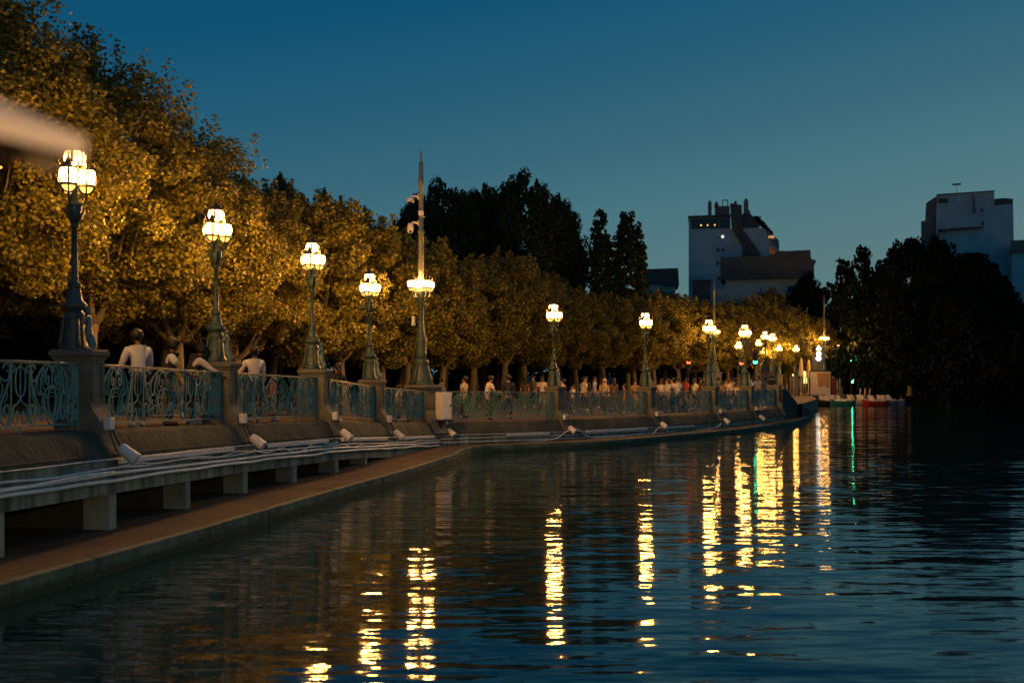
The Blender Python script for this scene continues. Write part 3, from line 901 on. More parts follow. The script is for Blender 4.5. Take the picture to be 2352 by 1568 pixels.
def crown_points(N, rx, rz, zc, nclump, cr_, shoots=10, flat=.0, egg=.25, hollow=.55):
    """leaf positions and outward directions for a lumpy egg-shaped crown"""
    d = rng.normal(0, 1, (nclump, 3)); d /= np.linalg.norm(d, axis=1)[:, None]
    rad = rng.uniform(hollow, 1.0, nclump) ** .7
    c = d * rad[:, None] * np.array([rx, rx, rz])
    # egg: narrower towards the top
    tz = c[:, 2] / rz
    k = 1 - egg * np.clip(tz, -.3, 1)
    c[:, 0] *= k; c[:, 1] *= k
    sz = cr_ * rng.uniform(.6, 1.35, nclump)
    w = sz ** 2; w /= w.sum()
    idx = rng.choice(nclump, N, p=w)
    e = rng.normal(0, 1, (N, 3)); e /= np.linalg.norm(e, axis=1)[:, None]
    rr = rng.uniform(.25, 1, N) ** .5
    p = c[idx] + e * (rr * sz[idx])[:, None] * np.array([1, 1, .85])
    o = e * .7 + d[idx] * .5
    if shoots:
        sp, so = [], []
        for i in range(shoots):
            a = rng.uniform(0, 2 * PI); r = rng.uniform(0, .75) * rx
            x, y = r * math.cos(a), r * math.sin(a)
            z0 = rz * math.sqrt(max(.05, 1 - (r / rx) ** 2)) * .9
            h = rng.uniform(.5, 1.25)
            m_ = int(70 * h)
            t = rng.uniform(0, 1, m_)
            q = np.stack([x + rng.normal(0, .17, m_) * (1.1 - t * .8), y + rng.normal(0, .17, m_) * (1.1 - t * .8), z0 + t * h], 1)
            sp.append(q); so.append(rng.normal(0, 1, (m_, 3)))
        p = np.concatenate([p] + sp); o = np.concatenate([o] + so)
    p[:, 2] += zc
    return p, o

def trunk_mesh(h, r, limbs, spread, top, seed):
    rr = random.Random(seed)
    mb = MB()
    bend = rr.uniform(-.12, .12)
    base = [(0, 0, -.3), (0, 0, .1), (bend * .4, 0, h * .4), (bend, bend * .5, h * .8), (bend, bend, h)]
    mb.tube(cr(base, 3), [r * 1.5] * 2 + [r * 1.2] * 2 + [r] * 5 + [r * .95, r * .95, r * 1.0, r * 1.1], 9)
    for i in range(limbs):
        a = 2 * PI * (i + rr.uniform(-.3, .3)) / limbs
        ca, sa = math.cos(a), math.sin(a)
        s = spread * rr.uniform(.6, 1)
        pts = [(bend, bend, h - .15), (bend + ca * s * .28, bend + sa * s * .28, h + .5), (bend + ca * s * .6, bend + sa * s * .6, h + (top - h) * .35), (bend + ca * s * .8, bend + sa * s * .8, h + (top - h) * rr.uniform(.55, .8))]
        q = cr(pts, 3)
        mb.tube(q, [r * (.6 - .5 * min(1, 1.5 * j / (len(q) - 1))) for j in range(len(q))], 6)
        for b in range(2):
            j = rr.randint(3, 7)
            o_ = q[j]
            e = o_ + Vector((rr.uniform(-1, 1), rr.uniform(-1, 1), rr.uniform(.5, 1.4))) * .9
            mb.tube([o_, o_.lerp(e, .5) + Vector((0, 0, .1)), e], [r * .22, r * .15, r * .06], 5)
    return mb.mesh('trunk', M['bark'], True)

def make_tree(kind, v):
    """returns (trunk mesh, crown mesh, nominal height)"""
    if kind == 'near':
        p, o = crown_points(62000, 2.95, 3.3, 5.75, 230, .43, 26, hollow=.55)
        return trunk_mesh(2.5, .17, 6, 2.4, 8.6, v), leaves_mesh('crown', p, o, .09, LEAF8, M['leaf']), 9.6
    if kind == 'mid':
        p, o = crown_points(29000, 2.95, 3.15, 5.6, 170, .46, 26, hollow=.55)
        return trunk_mesh(2.4, .17, 5, 2.3, 8.2, v + 20), leaves_mesh('crown', p, o, .142, OVAL, M['leaf']), 9.3
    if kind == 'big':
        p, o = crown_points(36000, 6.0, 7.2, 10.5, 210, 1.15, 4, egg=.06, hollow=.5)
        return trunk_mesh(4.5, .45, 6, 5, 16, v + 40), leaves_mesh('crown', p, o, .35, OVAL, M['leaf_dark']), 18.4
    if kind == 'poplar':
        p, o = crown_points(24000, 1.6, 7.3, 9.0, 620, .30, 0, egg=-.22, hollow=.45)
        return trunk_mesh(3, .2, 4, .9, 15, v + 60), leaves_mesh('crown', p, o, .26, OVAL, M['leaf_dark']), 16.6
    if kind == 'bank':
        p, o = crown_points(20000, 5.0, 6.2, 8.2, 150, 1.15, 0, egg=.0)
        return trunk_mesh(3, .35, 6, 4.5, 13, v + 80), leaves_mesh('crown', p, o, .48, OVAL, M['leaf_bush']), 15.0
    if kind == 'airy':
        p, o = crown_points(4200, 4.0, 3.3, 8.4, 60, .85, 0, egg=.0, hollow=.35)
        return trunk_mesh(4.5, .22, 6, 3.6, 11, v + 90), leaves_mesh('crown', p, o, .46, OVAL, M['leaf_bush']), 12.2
TREES = {k: [make_tree(k, v) for v in range(nv)] for k, nv in (('near', 3), ('mid', 3), ('big', 2), ('poplar', 1), ('bank', 2), ('airy', 1))}
def tree(name, kind, x, y, h, label, group, wid=1., z=None, v=None, cat='tree'):
    tm, cm, H = TREES[kind][random.randrange(len(TREES[kind])) if v is None else v]
    if z is None: z = ground_z(x, y)
    s = h / H
    r = thing(name, label, cat, (x, y, z - .03), random.uniform(0, 6.28), group)
    r.scale = (s * wid, s * wid, s)
    link('trunk', tm, r); link('crown', cm, r)
    return r

ROW = cr([(-14.0, 9, 0), (-13.2, 14.5, 0), (-12.2, 20, 0), (-11.2, 26, 0), (-10.1, 31.5, 0), (-9.1, 37, 0), (-8.1, 43, 0), (-6.8, 50, 0), (-5.2, 57, 0), (-3.2, 64, 0), (-.8, 71, 0), (1.9, 78, 0), (5.2, 85, 0),
          (9.2, 92, 0), (13.8, 99.5, 0), (19.2, 107, 0), (25.4, 115.5, 0), (32, 126, 0), (38.5, 137, 0)], 10)
SIL = [(-800, -330), (-300, -150), (0, -40), (110, 25), (230, 118), (350, 185), (440, 290), (520, 365), (620, 400), (740, 440), (850, 520), (950, 520), (1040, 600), (1160, 578), (1300, 640), (1400, 672), (1530, 655), (1640, 700), (1760, 665), (1800, 690), (1870, 735), (2000, 800)]
def sil(px):
    for (a, ya), (b, yb) in zip(SIL[:-1], SIL[1:]):
        if a <= px <= b: return ya + (yb - ya) * (px - a) / (b - a)
    return 735
def along(path, step, start=0.):
    out = []; acc = start
    for a, b in zip(path[:-1], path[1:]):
        L = (b - a).length
        while acc <= L:
            out.append((a.lerp(b, acc / L), (b - a).normalized())); acc += step
        acc -= L
    return out
front_row = along(ROW, 4.9)
c_ = 0
for i, (p, t) in enumerate(front_row):
    px = 1176 + p.x / p.y * F
    d = p.y
    gz = ground_z(p.x, p.y)
    z_top = EYE + (HZ - sil(px)) / F * d
    h = max(6.5, min(11.5, z_top - gz + random.uniform(-.45, .25)))
    kind = 'near' if d < 40 else 'mid'
    c_ += 1
    lbl = 'lamp-lit plane tree, %s from the near end of the front row behind the railing' % (ORD[c_ - 1] if c_ <= len(ORD) else 'last')
    tree('plane_tree', kind, p.x + random.uniform(-.3, .3), p.y + random.uniform(-.3, .3), h, lbl, 'plane trees of the front row', wid=random.uniform(.98, 1.14) * min(1.15, 9.6 / h) , v=i % 3)
for r_ in (1, 2):
    for i, (p, t) in enumerate(along(ROW, 5.4, 2.5 * r_)):
        nrm = Vector((-t.y, t.x, 0))
        q = p + nrm * (5.6 * r_) + Vector((random.uniform(-.5, .5), random.uniform(-.5, .5), 0))
        px = 1176 + q.x / q.y * F
        if px < -420: continue
        gz = ground_z(q.x, q.y)
        z_top = EYE + (HZ - sil(px)) / F * q.y
        h = max(6.5, min(10.2, z_top - gz - .4))
        tree('plane_tree', 'mid', q.x, q.y, h, 'dim plane tree standing in the shaded rows behind the lamp-lit front row', 'plane trees of the back rows', wid=1.1, v=i % 3)

# taller dark trees behind
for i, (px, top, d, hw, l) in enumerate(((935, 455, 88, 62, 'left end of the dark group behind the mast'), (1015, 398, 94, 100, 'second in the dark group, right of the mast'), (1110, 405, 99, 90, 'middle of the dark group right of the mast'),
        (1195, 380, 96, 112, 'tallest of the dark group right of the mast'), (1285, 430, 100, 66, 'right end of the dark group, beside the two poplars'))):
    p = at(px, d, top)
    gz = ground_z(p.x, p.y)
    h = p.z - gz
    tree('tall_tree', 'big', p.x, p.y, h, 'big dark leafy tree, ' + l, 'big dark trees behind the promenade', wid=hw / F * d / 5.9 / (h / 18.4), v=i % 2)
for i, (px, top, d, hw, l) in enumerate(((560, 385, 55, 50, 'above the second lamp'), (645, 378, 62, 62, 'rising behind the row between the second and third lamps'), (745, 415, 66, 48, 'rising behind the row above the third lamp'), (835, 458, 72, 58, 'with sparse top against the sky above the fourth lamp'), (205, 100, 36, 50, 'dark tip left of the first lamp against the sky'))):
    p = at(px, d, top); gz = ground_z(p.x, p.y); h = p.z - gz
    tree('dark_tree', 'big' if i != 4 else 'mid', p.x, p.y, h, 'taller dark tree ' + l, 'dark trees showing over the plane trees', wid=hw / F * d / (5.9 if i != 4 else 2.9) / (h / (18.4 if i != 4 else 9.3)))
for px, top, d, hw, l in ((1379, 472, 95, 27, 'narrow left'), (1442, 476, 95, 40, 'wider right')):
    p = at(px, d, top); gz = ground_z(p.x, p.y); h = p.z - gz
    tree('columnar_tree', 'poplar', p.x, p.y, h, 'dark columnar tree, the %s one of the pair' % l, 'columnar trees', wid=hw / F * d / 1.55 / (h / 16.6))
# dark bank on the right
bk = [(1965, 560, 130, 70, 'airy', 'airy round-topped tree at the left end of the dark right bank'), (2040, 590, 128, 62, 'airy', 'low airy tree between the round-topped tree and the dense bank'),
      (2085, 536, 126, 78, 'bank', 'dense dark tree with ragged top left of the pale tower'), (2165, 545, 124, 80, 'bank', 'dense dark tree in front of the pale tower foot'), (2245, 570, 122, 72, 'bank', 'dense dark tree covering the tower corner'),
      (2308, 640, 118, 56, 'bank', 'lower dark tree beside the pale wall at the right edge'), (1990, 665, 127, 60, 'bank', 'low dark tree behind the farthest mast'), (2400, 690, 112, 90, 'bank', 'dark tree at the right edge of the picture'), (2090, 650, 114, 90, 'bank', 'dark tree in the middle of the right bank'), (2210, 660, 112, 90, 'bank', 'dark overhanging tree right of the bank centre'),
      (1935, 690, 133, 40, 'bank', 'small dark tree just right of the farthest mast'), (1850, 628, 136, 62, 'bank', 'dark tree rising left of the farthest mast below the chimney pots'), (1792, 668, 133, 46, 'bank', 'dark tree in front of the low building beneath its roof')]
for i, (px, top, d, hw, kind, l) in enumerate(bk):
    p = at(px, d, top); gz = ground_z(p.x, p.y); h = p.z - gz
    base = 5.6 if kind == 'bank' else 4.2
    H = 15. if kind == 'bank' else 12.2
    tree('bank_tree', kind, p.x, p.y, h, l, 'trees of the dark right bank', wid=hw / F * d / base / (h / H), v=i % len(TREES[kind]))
# bushes hanging over the far shore
def bush_mesh(seed):
    p, o = crown_points(5000, 4.2, 2.6, 2.0, 60, .9, 6, egg=.1, hollow=.3)
    p = p[p[:, 2] > -.4]; o = o[:len(p)]
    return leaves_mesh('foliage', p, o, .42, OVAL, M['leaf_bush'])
BM = [bush_mesh(0), bush_mesh(1)]
for i in range(13):
    px = 2005 + i * 42
    sh = [118, 117, 116, 113, 111, 109.5, 108, 107, 106, 105, 104.5, 104, 103.5][i]
    p = at(px, sh + 1.2)
    b = tag(link('bank_bush', BM[i % 2]), 'dense dark bush hanging over the far right shore', 'bush', 'bushes on the far right shore')
    b.location = (p.x, p.y, .6); b.rotation_euler = (0, 0, i * 1.7); s = random.uniform(.85, 1.3); b.scale = (s, s * .8, s * random.uniform(.9, 1.3))
# hedge behind the tree rows
for i, (p, t) in enumerate(along(ROW, 7.5, 1.0)):
    nrm = Vector((-t.y, t.x, 0))
    q = p + nrm * 16.5
    px = 1176 + q.x / q.y * F
    if px < -500: continue
    b = tag(link('hedge_bush', BM[i % 2]), 'dark shrub closing the view beneath the back rows of plane trees', 'shrub', 'shrubs beneath the back rows')
    b.location = (q.x, q.y, ground_z(q.x, q.y) - .1); b.rotation_euler = (0, 0, math.atan2(t.y, t.x)); b.scale = (1.1, .6, 1.05)

for i in range(12):
    px = -60 + i * 38
    p = at(px, 54 + (i % 3) * 3)
    b = tag(link('hedge_bush', BM[i % 2]), 'dark shrub closing the view beneath the back rows of plane trees', 'shrub', 'shrubs beneath the back rows')
    b.location = (p.x, p.y, ground_z(p.x, p.y) - .1); b.rotation_euler = (0, 0, i * 1.3); b.scale = (.7, .6, 1.0)
for i in range(9):
    px = 1660 + i * 30
    p = at(px, 150 - i * 1.5)
    b = tag(link('hedge_bush', BM[i % 2]), 'dark shrub closing the view beneath the back rows of plane trees', 'shrub', 'shrubs beneath the back rows')
    b.location = (p.x, p.y, ground_z(p.x, p.y) - .1); b.rotation_euler = (0, 0, i); b.scale = (1, .8, 1.25)

# ------------------------------------------------------------------ buildings
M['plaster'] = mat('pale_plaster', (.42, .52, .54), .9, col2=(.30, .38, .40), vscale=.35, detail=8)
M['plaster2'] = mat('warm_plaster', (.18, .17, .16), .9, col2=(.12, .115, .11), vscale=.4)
M['slate'] = mat('slate_roof', (.06, .078, .082), .8, var=.4, vscale=1)
M['brickd'] = mat('dark_chimney_brick', (.10, .09, .085), .9, var=.35, vscale=1.2)
M['pane'] = mat('dark_pane', (.012, .014, .018), .15)
def turn(px, o, k=1.):
    o.rotation_euler = (0, 0, -math.atan((px - 1176) / F) * k)
M['lit'] = emat('lit_window', (1., .50, .16), .55, 'NONE')
M['lit_small'] = emat('lit_spot', (1., .45, .08), 2.2, 'NONE')
M['lit_white'] = emat('lit_white_spot', (.95, 1., .9), 1.3, 'NONE')
M['pot'] = mat('chimney_pot', (.06, .045, .04), .9)

def bz(ox, oy, sc, d):
    def g(x, y):
        px = (ox + x / sc) * .57422; py = (oy + y / sc) * .57422
        return ((px - 1176) / F * d, EYE + (HZ - py) / F * d)
    return g
def pz(g, pts, y0, y1):
    mb = MB(); mb.prism([g(*p) for p in pts], y0, y1); return mb
def rect(x0, y0, x1, y1): return [(x0, y0), (x1, y0), (x1, y1), (x0, y1)]
D1 = 152.
g = bz(2500, 700, 2.6133, D1)
b = thing('apartment_block', 'tall pale gable building with rooftop chimneys and a dark diagonal flue', 'building', (g(1100, 1290)[0], D1, 0))
def bp(name, m, pts, y0, y1, parent):
    o = pz(g, pts, y0, y1).build(name, m, parent)
    base = parent
    off_ = Vector((0, 0, 0))
    while base is not None:
        off_ += base.location; base = base.parent
    o.location = -off_
    return o
def child(name, mb, m, parent):
    o = mb.build(name, m, parent)
    off_ = Vector((0, 0, 0)); q = parent
    while q is not None:
        off_ += q.location; q = q.parent
    o.location = -off_
    return o
turn(1610, b)
bp('wall', M['plaster'], [(670, 1600), (670, 425), (1100, 428), (1105, 556), (1225, 556), (1395, 548), (1465, 570), (1500, 690), (1505, 1600)], D1 + .5, D1 + 11, b)
bp('roof_edge', M['slate'], [(664, 418), (1104, 412), (1104, 436), (664, 432)], D1 - .1, D1 + 11.3, b)
gl = bp('loft_glazing', M['pane'], rect(695, 442, 1100, 552), D1 + .42, D1 + .49, b)
for x in (800, 867, 942):
    bp('lamp', M['lit_small'], rect(x - 7, 508, x + 6, 522), D1 + .36, D1 + .41, gl)
bp('post', M['plaster2'], rect(972, 446, 996, 545), D1 + .30, D1 + .43, gl)
bp('side_roof', M['slate'], [(1225, 400), (1310, 402), (1405, 520), (1396, 546), (1228, 554)], D1 + .6, D1 + 10, b)
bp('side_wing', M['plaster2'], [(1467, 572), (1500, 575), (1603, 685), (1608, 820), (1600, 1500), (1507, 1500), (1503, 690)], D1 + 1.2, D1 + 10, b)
wn = bp('balcony_window', M['lit'], [(1495, 632), (1552, 632), (1556, 660), (1492, 655)], D1 + 1.1, D1 + 1.19, b)
bp('balcony_slab', M['plaster'], [(1495, 680), (1510, 690), (1600, 790), (1598, 808), (1575, 800), (1500, 705)], D1 + .8, D1 + 1.18, b)
bp('balcony_window', M['lit'], [(1504, 725), (1570, 800), (1560, 825), (1508, 822)], D1 + 1.08, D1 + 1.19, b).active_material = emat('dim_balcony', (.9, .3, .1), .10, 'NONE')
bp('flue', M['brickd'], [(1100, 300), (1218, 322), (1220, 560), (1412, 838), (1228, 850), (1225, 742), (1112, 545)], D1 - .5, D1 + .4, b)
bp('roof_block', M['plaster2'], rect(945, 300, 1098, 418), D1 + 2, D1 + 4, b)
for pts in (rect(872, 262, 910, 416), rect(938, 275, 982, 302), [(1236, 400), (1246, 370), (1246, 250), (1290, 250), (1292, 350), (1308, 360), (1310, 405)], rect(1146, 275, 1172, 305)):
    c0 = bp('chimney', M['plaster2'], pts, D1 + 1.6, D1 + 3.2, b)
    xm = (min(p[0] for p in pts) + max(p[0] for p in pts)) / 2; ym = min(p[1] for p in pts)
    if xm > 1250: xm = 1268
    bp('chimney_pot', M['pot'], [(xm - 14, ym), (xm - 12, ym - 18), (xm - 5, ym - 26), (xm + 5, ym - 26), (xm + 12, ym - 18), (xm + 14, ym)], D1 + 2, D1 + 2.8, c0)
for pts in (rect(1020, 238, 1028, 300), rect(1072, 238, 1080, 300), rect(1020, 236, 1080, 243), rect(742, 368, 746, 420)):
    bp('roof_frame', M['plaster2'], pts, D1 + 1.8, D1 + 2.1, b)
for pts in (rect(960, 760, 990, 795), rect(1015, 760, 1040, 790), rect(958, 895, 986, 935), rect(958, 646, 1005, 655)):
    bp('window', M['pane'], pts, D1 + .44, D1 + .49, b)
bp('window', M['lit_white'], rect(1012, 626, 1034, 650), D1 + .44, D1 + .49, b)
# roof garden
rg = thing('roof_plants', 'dark plants along the sloping roof terrace of the pale gable building', 'plants', (g(1450, 520)[0], D1 + 1, g(1450, 520)[1]))
pp = []
for x, y, r_ in ((1375, 455, 22), (1405, 450, 26), (1425, 480, 24), (1455, 500, 20), (1480, 530, 20), (1510, 560, 18), (1535, 585, 16), (1550, 602, 13)):
    cx, cz = g(x, y); m_ = 90
    e = rng.normal(0, 1, (m_, 3)) * (r_ / 2.6133 * .574 / F * D1 * .55)
    pp.append(e + np.array([cx, D1 + 1, cz]))
pp = np.concatenate(pp) - np.array(rg.location)
link('foliage', leaves_mesh('foliage', pp, rng.normal(0, 1, pp.shape), .32, OVAL, M['leaf_bush']), rg)

D2 = 138.
g = bz(2500, 700, 2.6133, D2)
b = thing('low_building', 'low dark slate-roofed building with a row of chimney pots right of the gable', 'building', (g(1500, 1290)[0], D2, 0))
turn(1700, b)
bp('roof', M['slate'], [(1005, 1085), (1005, 855), (1020, 825), (1035, 852), (1580, 842), (1590, 800), (1925, 792), (1930, 880), (1985, 905), (1960, 960), (1965, 1085)], D2, D2 + 8, b)
bp('wall', M['plaster'], [(1060, 1087), (1880, 1087), (1880, 1600), (1060, 1600)], D2 + .4, D2 + 7.6, b)
bp('lower_wall', M['plaster'], [(830, 1185), (1058, 1180), (1058, 1600), (830, 1600)], D2 + .3, D2 + 7, b)
bp('eave', M['slate'], [(955, 1087), (1000, 1045), (1900, 1060), (1900, 1086)], D2 - .5, D2 - .05, b)
for x in list(range(1625, 1705, 22)) + list(range(1750, 1915, 20)):
    h_ = random.uniform(14, 30)
    bp('chimney_pot', M['pot'], [(x - 6, 802), (x - 5, 800 - h_), (x + 5, 800 - h_), (x + 6, 802)], D2 + 2, D2 + 2.5, b)
bp('skylight', M['plaster2'], [(1455, 912), (1470, 880), (1480, 880), (1468, 912)], D2 - .08, D2 - .01, b)
b = thing('house', 'dark-roofed house between the columnar trees and the pale gable building', 'building', (g(400, 1290)[0], D2 + 6, 0))
turn(1500, b)
bp('roof', M['slate'], [(180, 1090), (178, 935), (628, 926), (640, 1100), (560, 1130), (420, 1100)], D2 + 6, D2 + 15, b)
bp('wall', M['plaster'], [(190, 1092), (600, 1102), (600, 1600), (190, 1600)], D2 + 6.4, D2 + 14.6, b)
bp('chimney', M['pot'], rect(355, 916, 395, 930), D2 + 8, D2 + 9, b)
b = thing('annex', 'small dark flat-roofed block in front of the gable building foot', 'building', (g(740, 1290)[0], D2 - 4, 0))
turn(1620, b)
bp('wall', M['brickd'], rect(655, 1135, 830, 1600), D2 - 4, D2 + 2, b)
bp('parapet', M['slate'], rect(648, 1126, 836, 1134), D2 - 4.2, D2 + 2.2, b)

D3 = 150.
g = bz(3200, 700, 2.6138, D3)
b = thing('tower_block', 'pale windowless tower block above the dark trees on the right', 'building', (g(1800, 1290)[0], D3, 0))
turn(2150, b); b.scale = (1.06, 1, 1)
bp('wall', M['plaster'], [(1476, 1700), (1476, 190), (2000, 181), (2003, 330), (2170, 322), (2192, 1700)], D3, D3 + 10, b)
bp('side_wall', M['plaster2'], [(1322, 1700), (1325, 455), (1364, 446), (1372, 262), (1400, 240), (1474, 192), (1474, 1700)], D3 + .8, D3 + 10, b)  # darker plaster paints the shade on the tower's turned side
bp('roof_terrace', M['brickd'], [(2005, 322), (2006, 255), (2080, 250), (2172, 262), (2172, 316)], D3 + .6, D3 + 9, b)
bp('roof_edge', M['slate'], [(1470, 193), (1474, 182), (2002, 174), (2003, 184)], D3 - .12, D3 + 10.1, b)
bp('window', M['pane'], rect(1487, 228, 1576, 280), D3 - .06, D3 - .01, b)
bp('window', M['pane'], rect(1877, 360, 1903, 388), D3 - .06, D3 - .01, b)
bp('window', M['brickd'], rect(1884, 492, 1908, 530), D3 - .06, D3 - .01, b)
bp('flue', M['plaster2'], [(1800, 215), (1818, 215), (1832, 390), (1808, 390)], D3 - .25, D3 - .01, b)  # dark strip painted in for the shadow of a downpipe
bp('balcony', M['brickd'], [(1478, 560), (1590, 560), (1590, 552), (1750, 552), (1900, 548), (1900, 556), (1750, 562), (1600, 575), (1478, 584)], D3 - .7, D3 - .01, b)
bp('chimney', M['pot'], [(1598, 184), (1600, 155), (1614, 155), (1618, 172), (1636, 162), (1648, 172), (1680, 165), (1676, 184)], D3 + 3, D3 + 4, b)
bp('roof_vent', M['pot'], [(1830, 182), (1912, 160), (1925, 150), (1945, 150), (1960, 176)], D3 + 2, D3 + 4, b)
mb = MB(); x_, z_ = g(1662, 184)
mb.box((x_, D3 + 3.5, z_ + .9), (.05, .05, 1.9)); mb.box((x_, D3 + 3.5, z_ + 1.75), (1.0, .3, .2)); child('antenna', mb, M['pot'], b)
b = thing('long_house', 'low pale flat-roofed building at the right edge below the tower', 'building', (g(2300, 1290)[0], D3 - 8, 0))
turn(2250, b)
bp('roof_band', M['plaster2'], [(1960, 746), (2700, 746), (2700, 868), (1960, 868)], D3 - 8.3, D3 - 1, b)
bp('wall', M['plaster'], [(1965, 870), (2700, 870), (2700, 1700), (1965, 1700)], D3 - 8, D3 - 1.2, b)
for y_ in (708, 722):
    bp('roof_railing', M['white'], rect(2196, y_, 2700, y_ + 4), D3 - 8, D3 - 7.9, b)
bp('roof_light', M['lit_white'], rect(2087, 700, 2097, 730), D3 - 8, D3 - 7.8, b).active_material = emat('dim_roof_light', (.8, .9, .4), .35, 'NONE')

# ------------------------------------------------------------------ people
FABS = {}
def fab(c):
    k = tuple(round(x, 3) for x in c)
    if k not in FABS:
        FABS[k] = mat('cloth_%d' % len(FABS), c, .85, var=.18, vscale=6, bump=.3, bscale=14)
    return FABS[k]
def skin_mesh(name, nodes, edges, m, sub=1):
    me = bpy.data.meshes.new(name)
    me.from_pydata([tuple(p) for p, r in nodes], edges, [])
    ob = bpy.data.objects.new(name, me); COL.objects.link(ob)
    md = ob.modifiers.new('skin', 'SKIN'); md.use_smooth_shade = True; md.branch_smoothing = .4
    if not me.skin_vertices: return None
    for i, (p, r) in enumerate(nodes):
        sv = me.skin_vertices[0].data[i]
        sv.radius = r if isinstance(r, tuple) else (r, r)
        sv.use_root = (i == 0)
    sb = ob.modifiers.new('sub', 'SUBSURF'); sb.levels = sub; sb.render_levels = sub
    dg = bpy.context.evaluated_depsgraph_get(); dg.update()
    out = bpy.data.meshes.new_from_object(ob.evaluated_get(dg))
    out.name = name
    out.materials.clear(); out.materials.append(m)
    out.polygons.foreach_set('use_smooth', [True] * len(out.polygons))
    bpy.data.objects.remove(ob); bpy.data.meshes.remove(me)
    return out
def ik(a, b, l1, l2, pole):
    d = b - a; L = d.length
    if L > (l1 + l2) * .995:
        b = a + d.normalized() * (l1 + l2) * .995; d = b - a; L = d.length
    x = (l1 * l1 - l2 * l2 + L * L) / (2 * L)
    h = math.sqrt(max(0, l1 * l1 - x * x))
    n = d.normalized(); q = pole - n * pole.dot(n)
    q = q.normalized() if q.length > 1e-6 else n.orthogonal()
    return a + n * x + q * h, b
def person(px, d, face, label, H=1.72, lean=0., top=(.6, .6, .6), sleeve='short', legs=(.05, .05, .06), hair='short', skin='skin', hands=None, walk=0., head=(0, 0), pos=None, vest=None, shorts=False, bag=None, back=.45, hip=0.):
    """face: heading angle (0 = away from the camera, pi = towards it, positive turns left); hands: two targets in the body's own frame (x right, y forward, z up; fractions of H)"""
    if pos is None:
        p, _ = rail_at_px(px, back) if d is None else (at(px, d), 0)
        if d is not None: p.z = ground_z(p.x, p.y)
    else: p = Vector(pos)
    r = thing('person', label, 'person', p, face)
    V = Vector
    up1 = V((0, math.sin(lean * .55), math.cos(lean * .55))); up2 = V((0, math.sin(lean), math.cos(lean))); up3 = V((0, math.sin(lean * .75 + head[0]), math.cos(lean * .75 + head[0])))
    pel = V((0, -.10 * H * math.sin(lean), .525 * H - .02 * H * abs(walk)))
    spine = pel + up1 * .115 * H
    chest = spine + up2 * .125 * H
    upper = chest + up2 * .055 * H
    neck = upper + (up2 + up3).normalized() * .055 * H
    skull = neck + up3 * .052 * H
    crown = skull + up3 * .048 * H
    yaw = head[1]
    fwd = V((-math.sin(yaw), math.cos(yaw), 0)); fwd = (fwd - up3 * fwd.dot(up3)).normalized()
    N = [(pel, (.078 * H, .062 * H))]; E = []
    def add(p_, r_, par):
        N.append((p_, r_)); E.append((par, len(N) - 1)); return len(N) - 1
    i_sp = add(spine, (.070 * H, .055 * H), 0); i_ch = add(chest, (.085 * H, .062 * H), i_sp); i_up = add(upper, (.054 * H, .042 * H), i_ch)
    i_nk = add(neck, .031 * H, i_up); i_sk = add(skull + fwd * .008 * H, .050 * H, i_nk); i_cr = add(crown, .044 * H, i_sk)
    add(skull + fwd * .058 * H - up3 * .012 * H, .010 * H, i_sk)       # nose
    add(neck + fwd * .040 * H + up3 * .016 * H, .016 * H, i_nk)        # chin
    side = fwd.cross(up3)
    for s in (-1, 1): add(skull + side * s * .052 * H - fwd * .004 * H, .010 * H, i_sk)   # ears
    sh, el, wr, hd = [], [], [], []
    if hands is None: hands = [(-.15, .04, .42), (.15, .04, .42)]
    arm_ids = []
    for s, ht in ((-1, hands[0]), (1, hands[1])):
        S = upper + V((s * .112 * H, 0, 0)) - up2 * .005 * H
        T = V((ht[0] * H, ht[1] * H, ht[2] * H))
        e, w_ = ik(S, T, .172 * H, .150 * H, V((s * .5, -.7, -.5)))
        a = add(S, .033 * H, i_up); b_ = add(e, .026 * H, a); c0 = add(w_, .017 * H, b_)
        hdir = (w_ - e).normalized()
        pm_ = add(w_ + hdir * .045 * H, (.020 * H, .014 * H), c0)
        lat = hdir.cross(V((s, 0, 0)));
        lat = lat.normalized() if lat.length > .1 else V((0, 1, 0))
        dn = hdir.cross(lat).normalized()
        for q in range(4):
            k0 = w_ + hdir * .055 * H + lat * (q - 1.5) * .0115 * H
            f1 = add(k0 + hdir * .020 * H, .0052 * H, pm_)
            f2 = add(k0 + hdir * (.040 + .006 * (q in (1, 2))) * H + dn * .008 * H * s, .0046 * H, f1)
        th = add(w_ + hdir * .025 * H + lat * .028 * H, .006 * H, c0); add(w_ + hdir * .048 * H + lat * .036 * H, .005 * H, th)
        arm_ids.append((a, b_, c0)); sh.append(S); el.append(e); wr.append(w_)
    leg_ids = []
    for s in (-1, 1):
        hp = pel + V((s * .052 * H, 0, -.02 * H))
        sw = walk * s
        an = V((s * .058 * H + hip * .03, sw * .20 * H + .0, .048 * H + max(0, -sw) * .05 * H))
        kn, an = ik(hp, an, .245 * H, .246 * H, V((0, 1, 0)))
        a = add(hp, .052 * H, 0); b_ = add(kn, .034 * H, a); c0 = add(an, .023 * H, b_)
        add(an + V((s * .012 * H, .085 * H, -.028 * H)), .018 * H, c0)
        leg_ids.append((a, b_, c0)); 
    sk = M[skin]
    bm_ = skin_mesh('body', N, E, sk)
    body = link('body', bm_, r)
    # shirt
    grow = lambda r_, f, a: (tuple(x * f + a for x in r_) if isinstance(r_, tuple) else r_ * f + a)
    hem = pel - up1 * .03 * H
    SN = [(chest, grow(N[i_ch][1], 1.10, .012)), (spine, grow(N[i_sp][1], 1.12, .016)), (hem, (.082 * H + .018, .066 * H + .018)), (upper + up2 * .002, (.076 * H + .01, .056 * H + .012)), (upper + (neck - upper) * .42, .040 * H)]
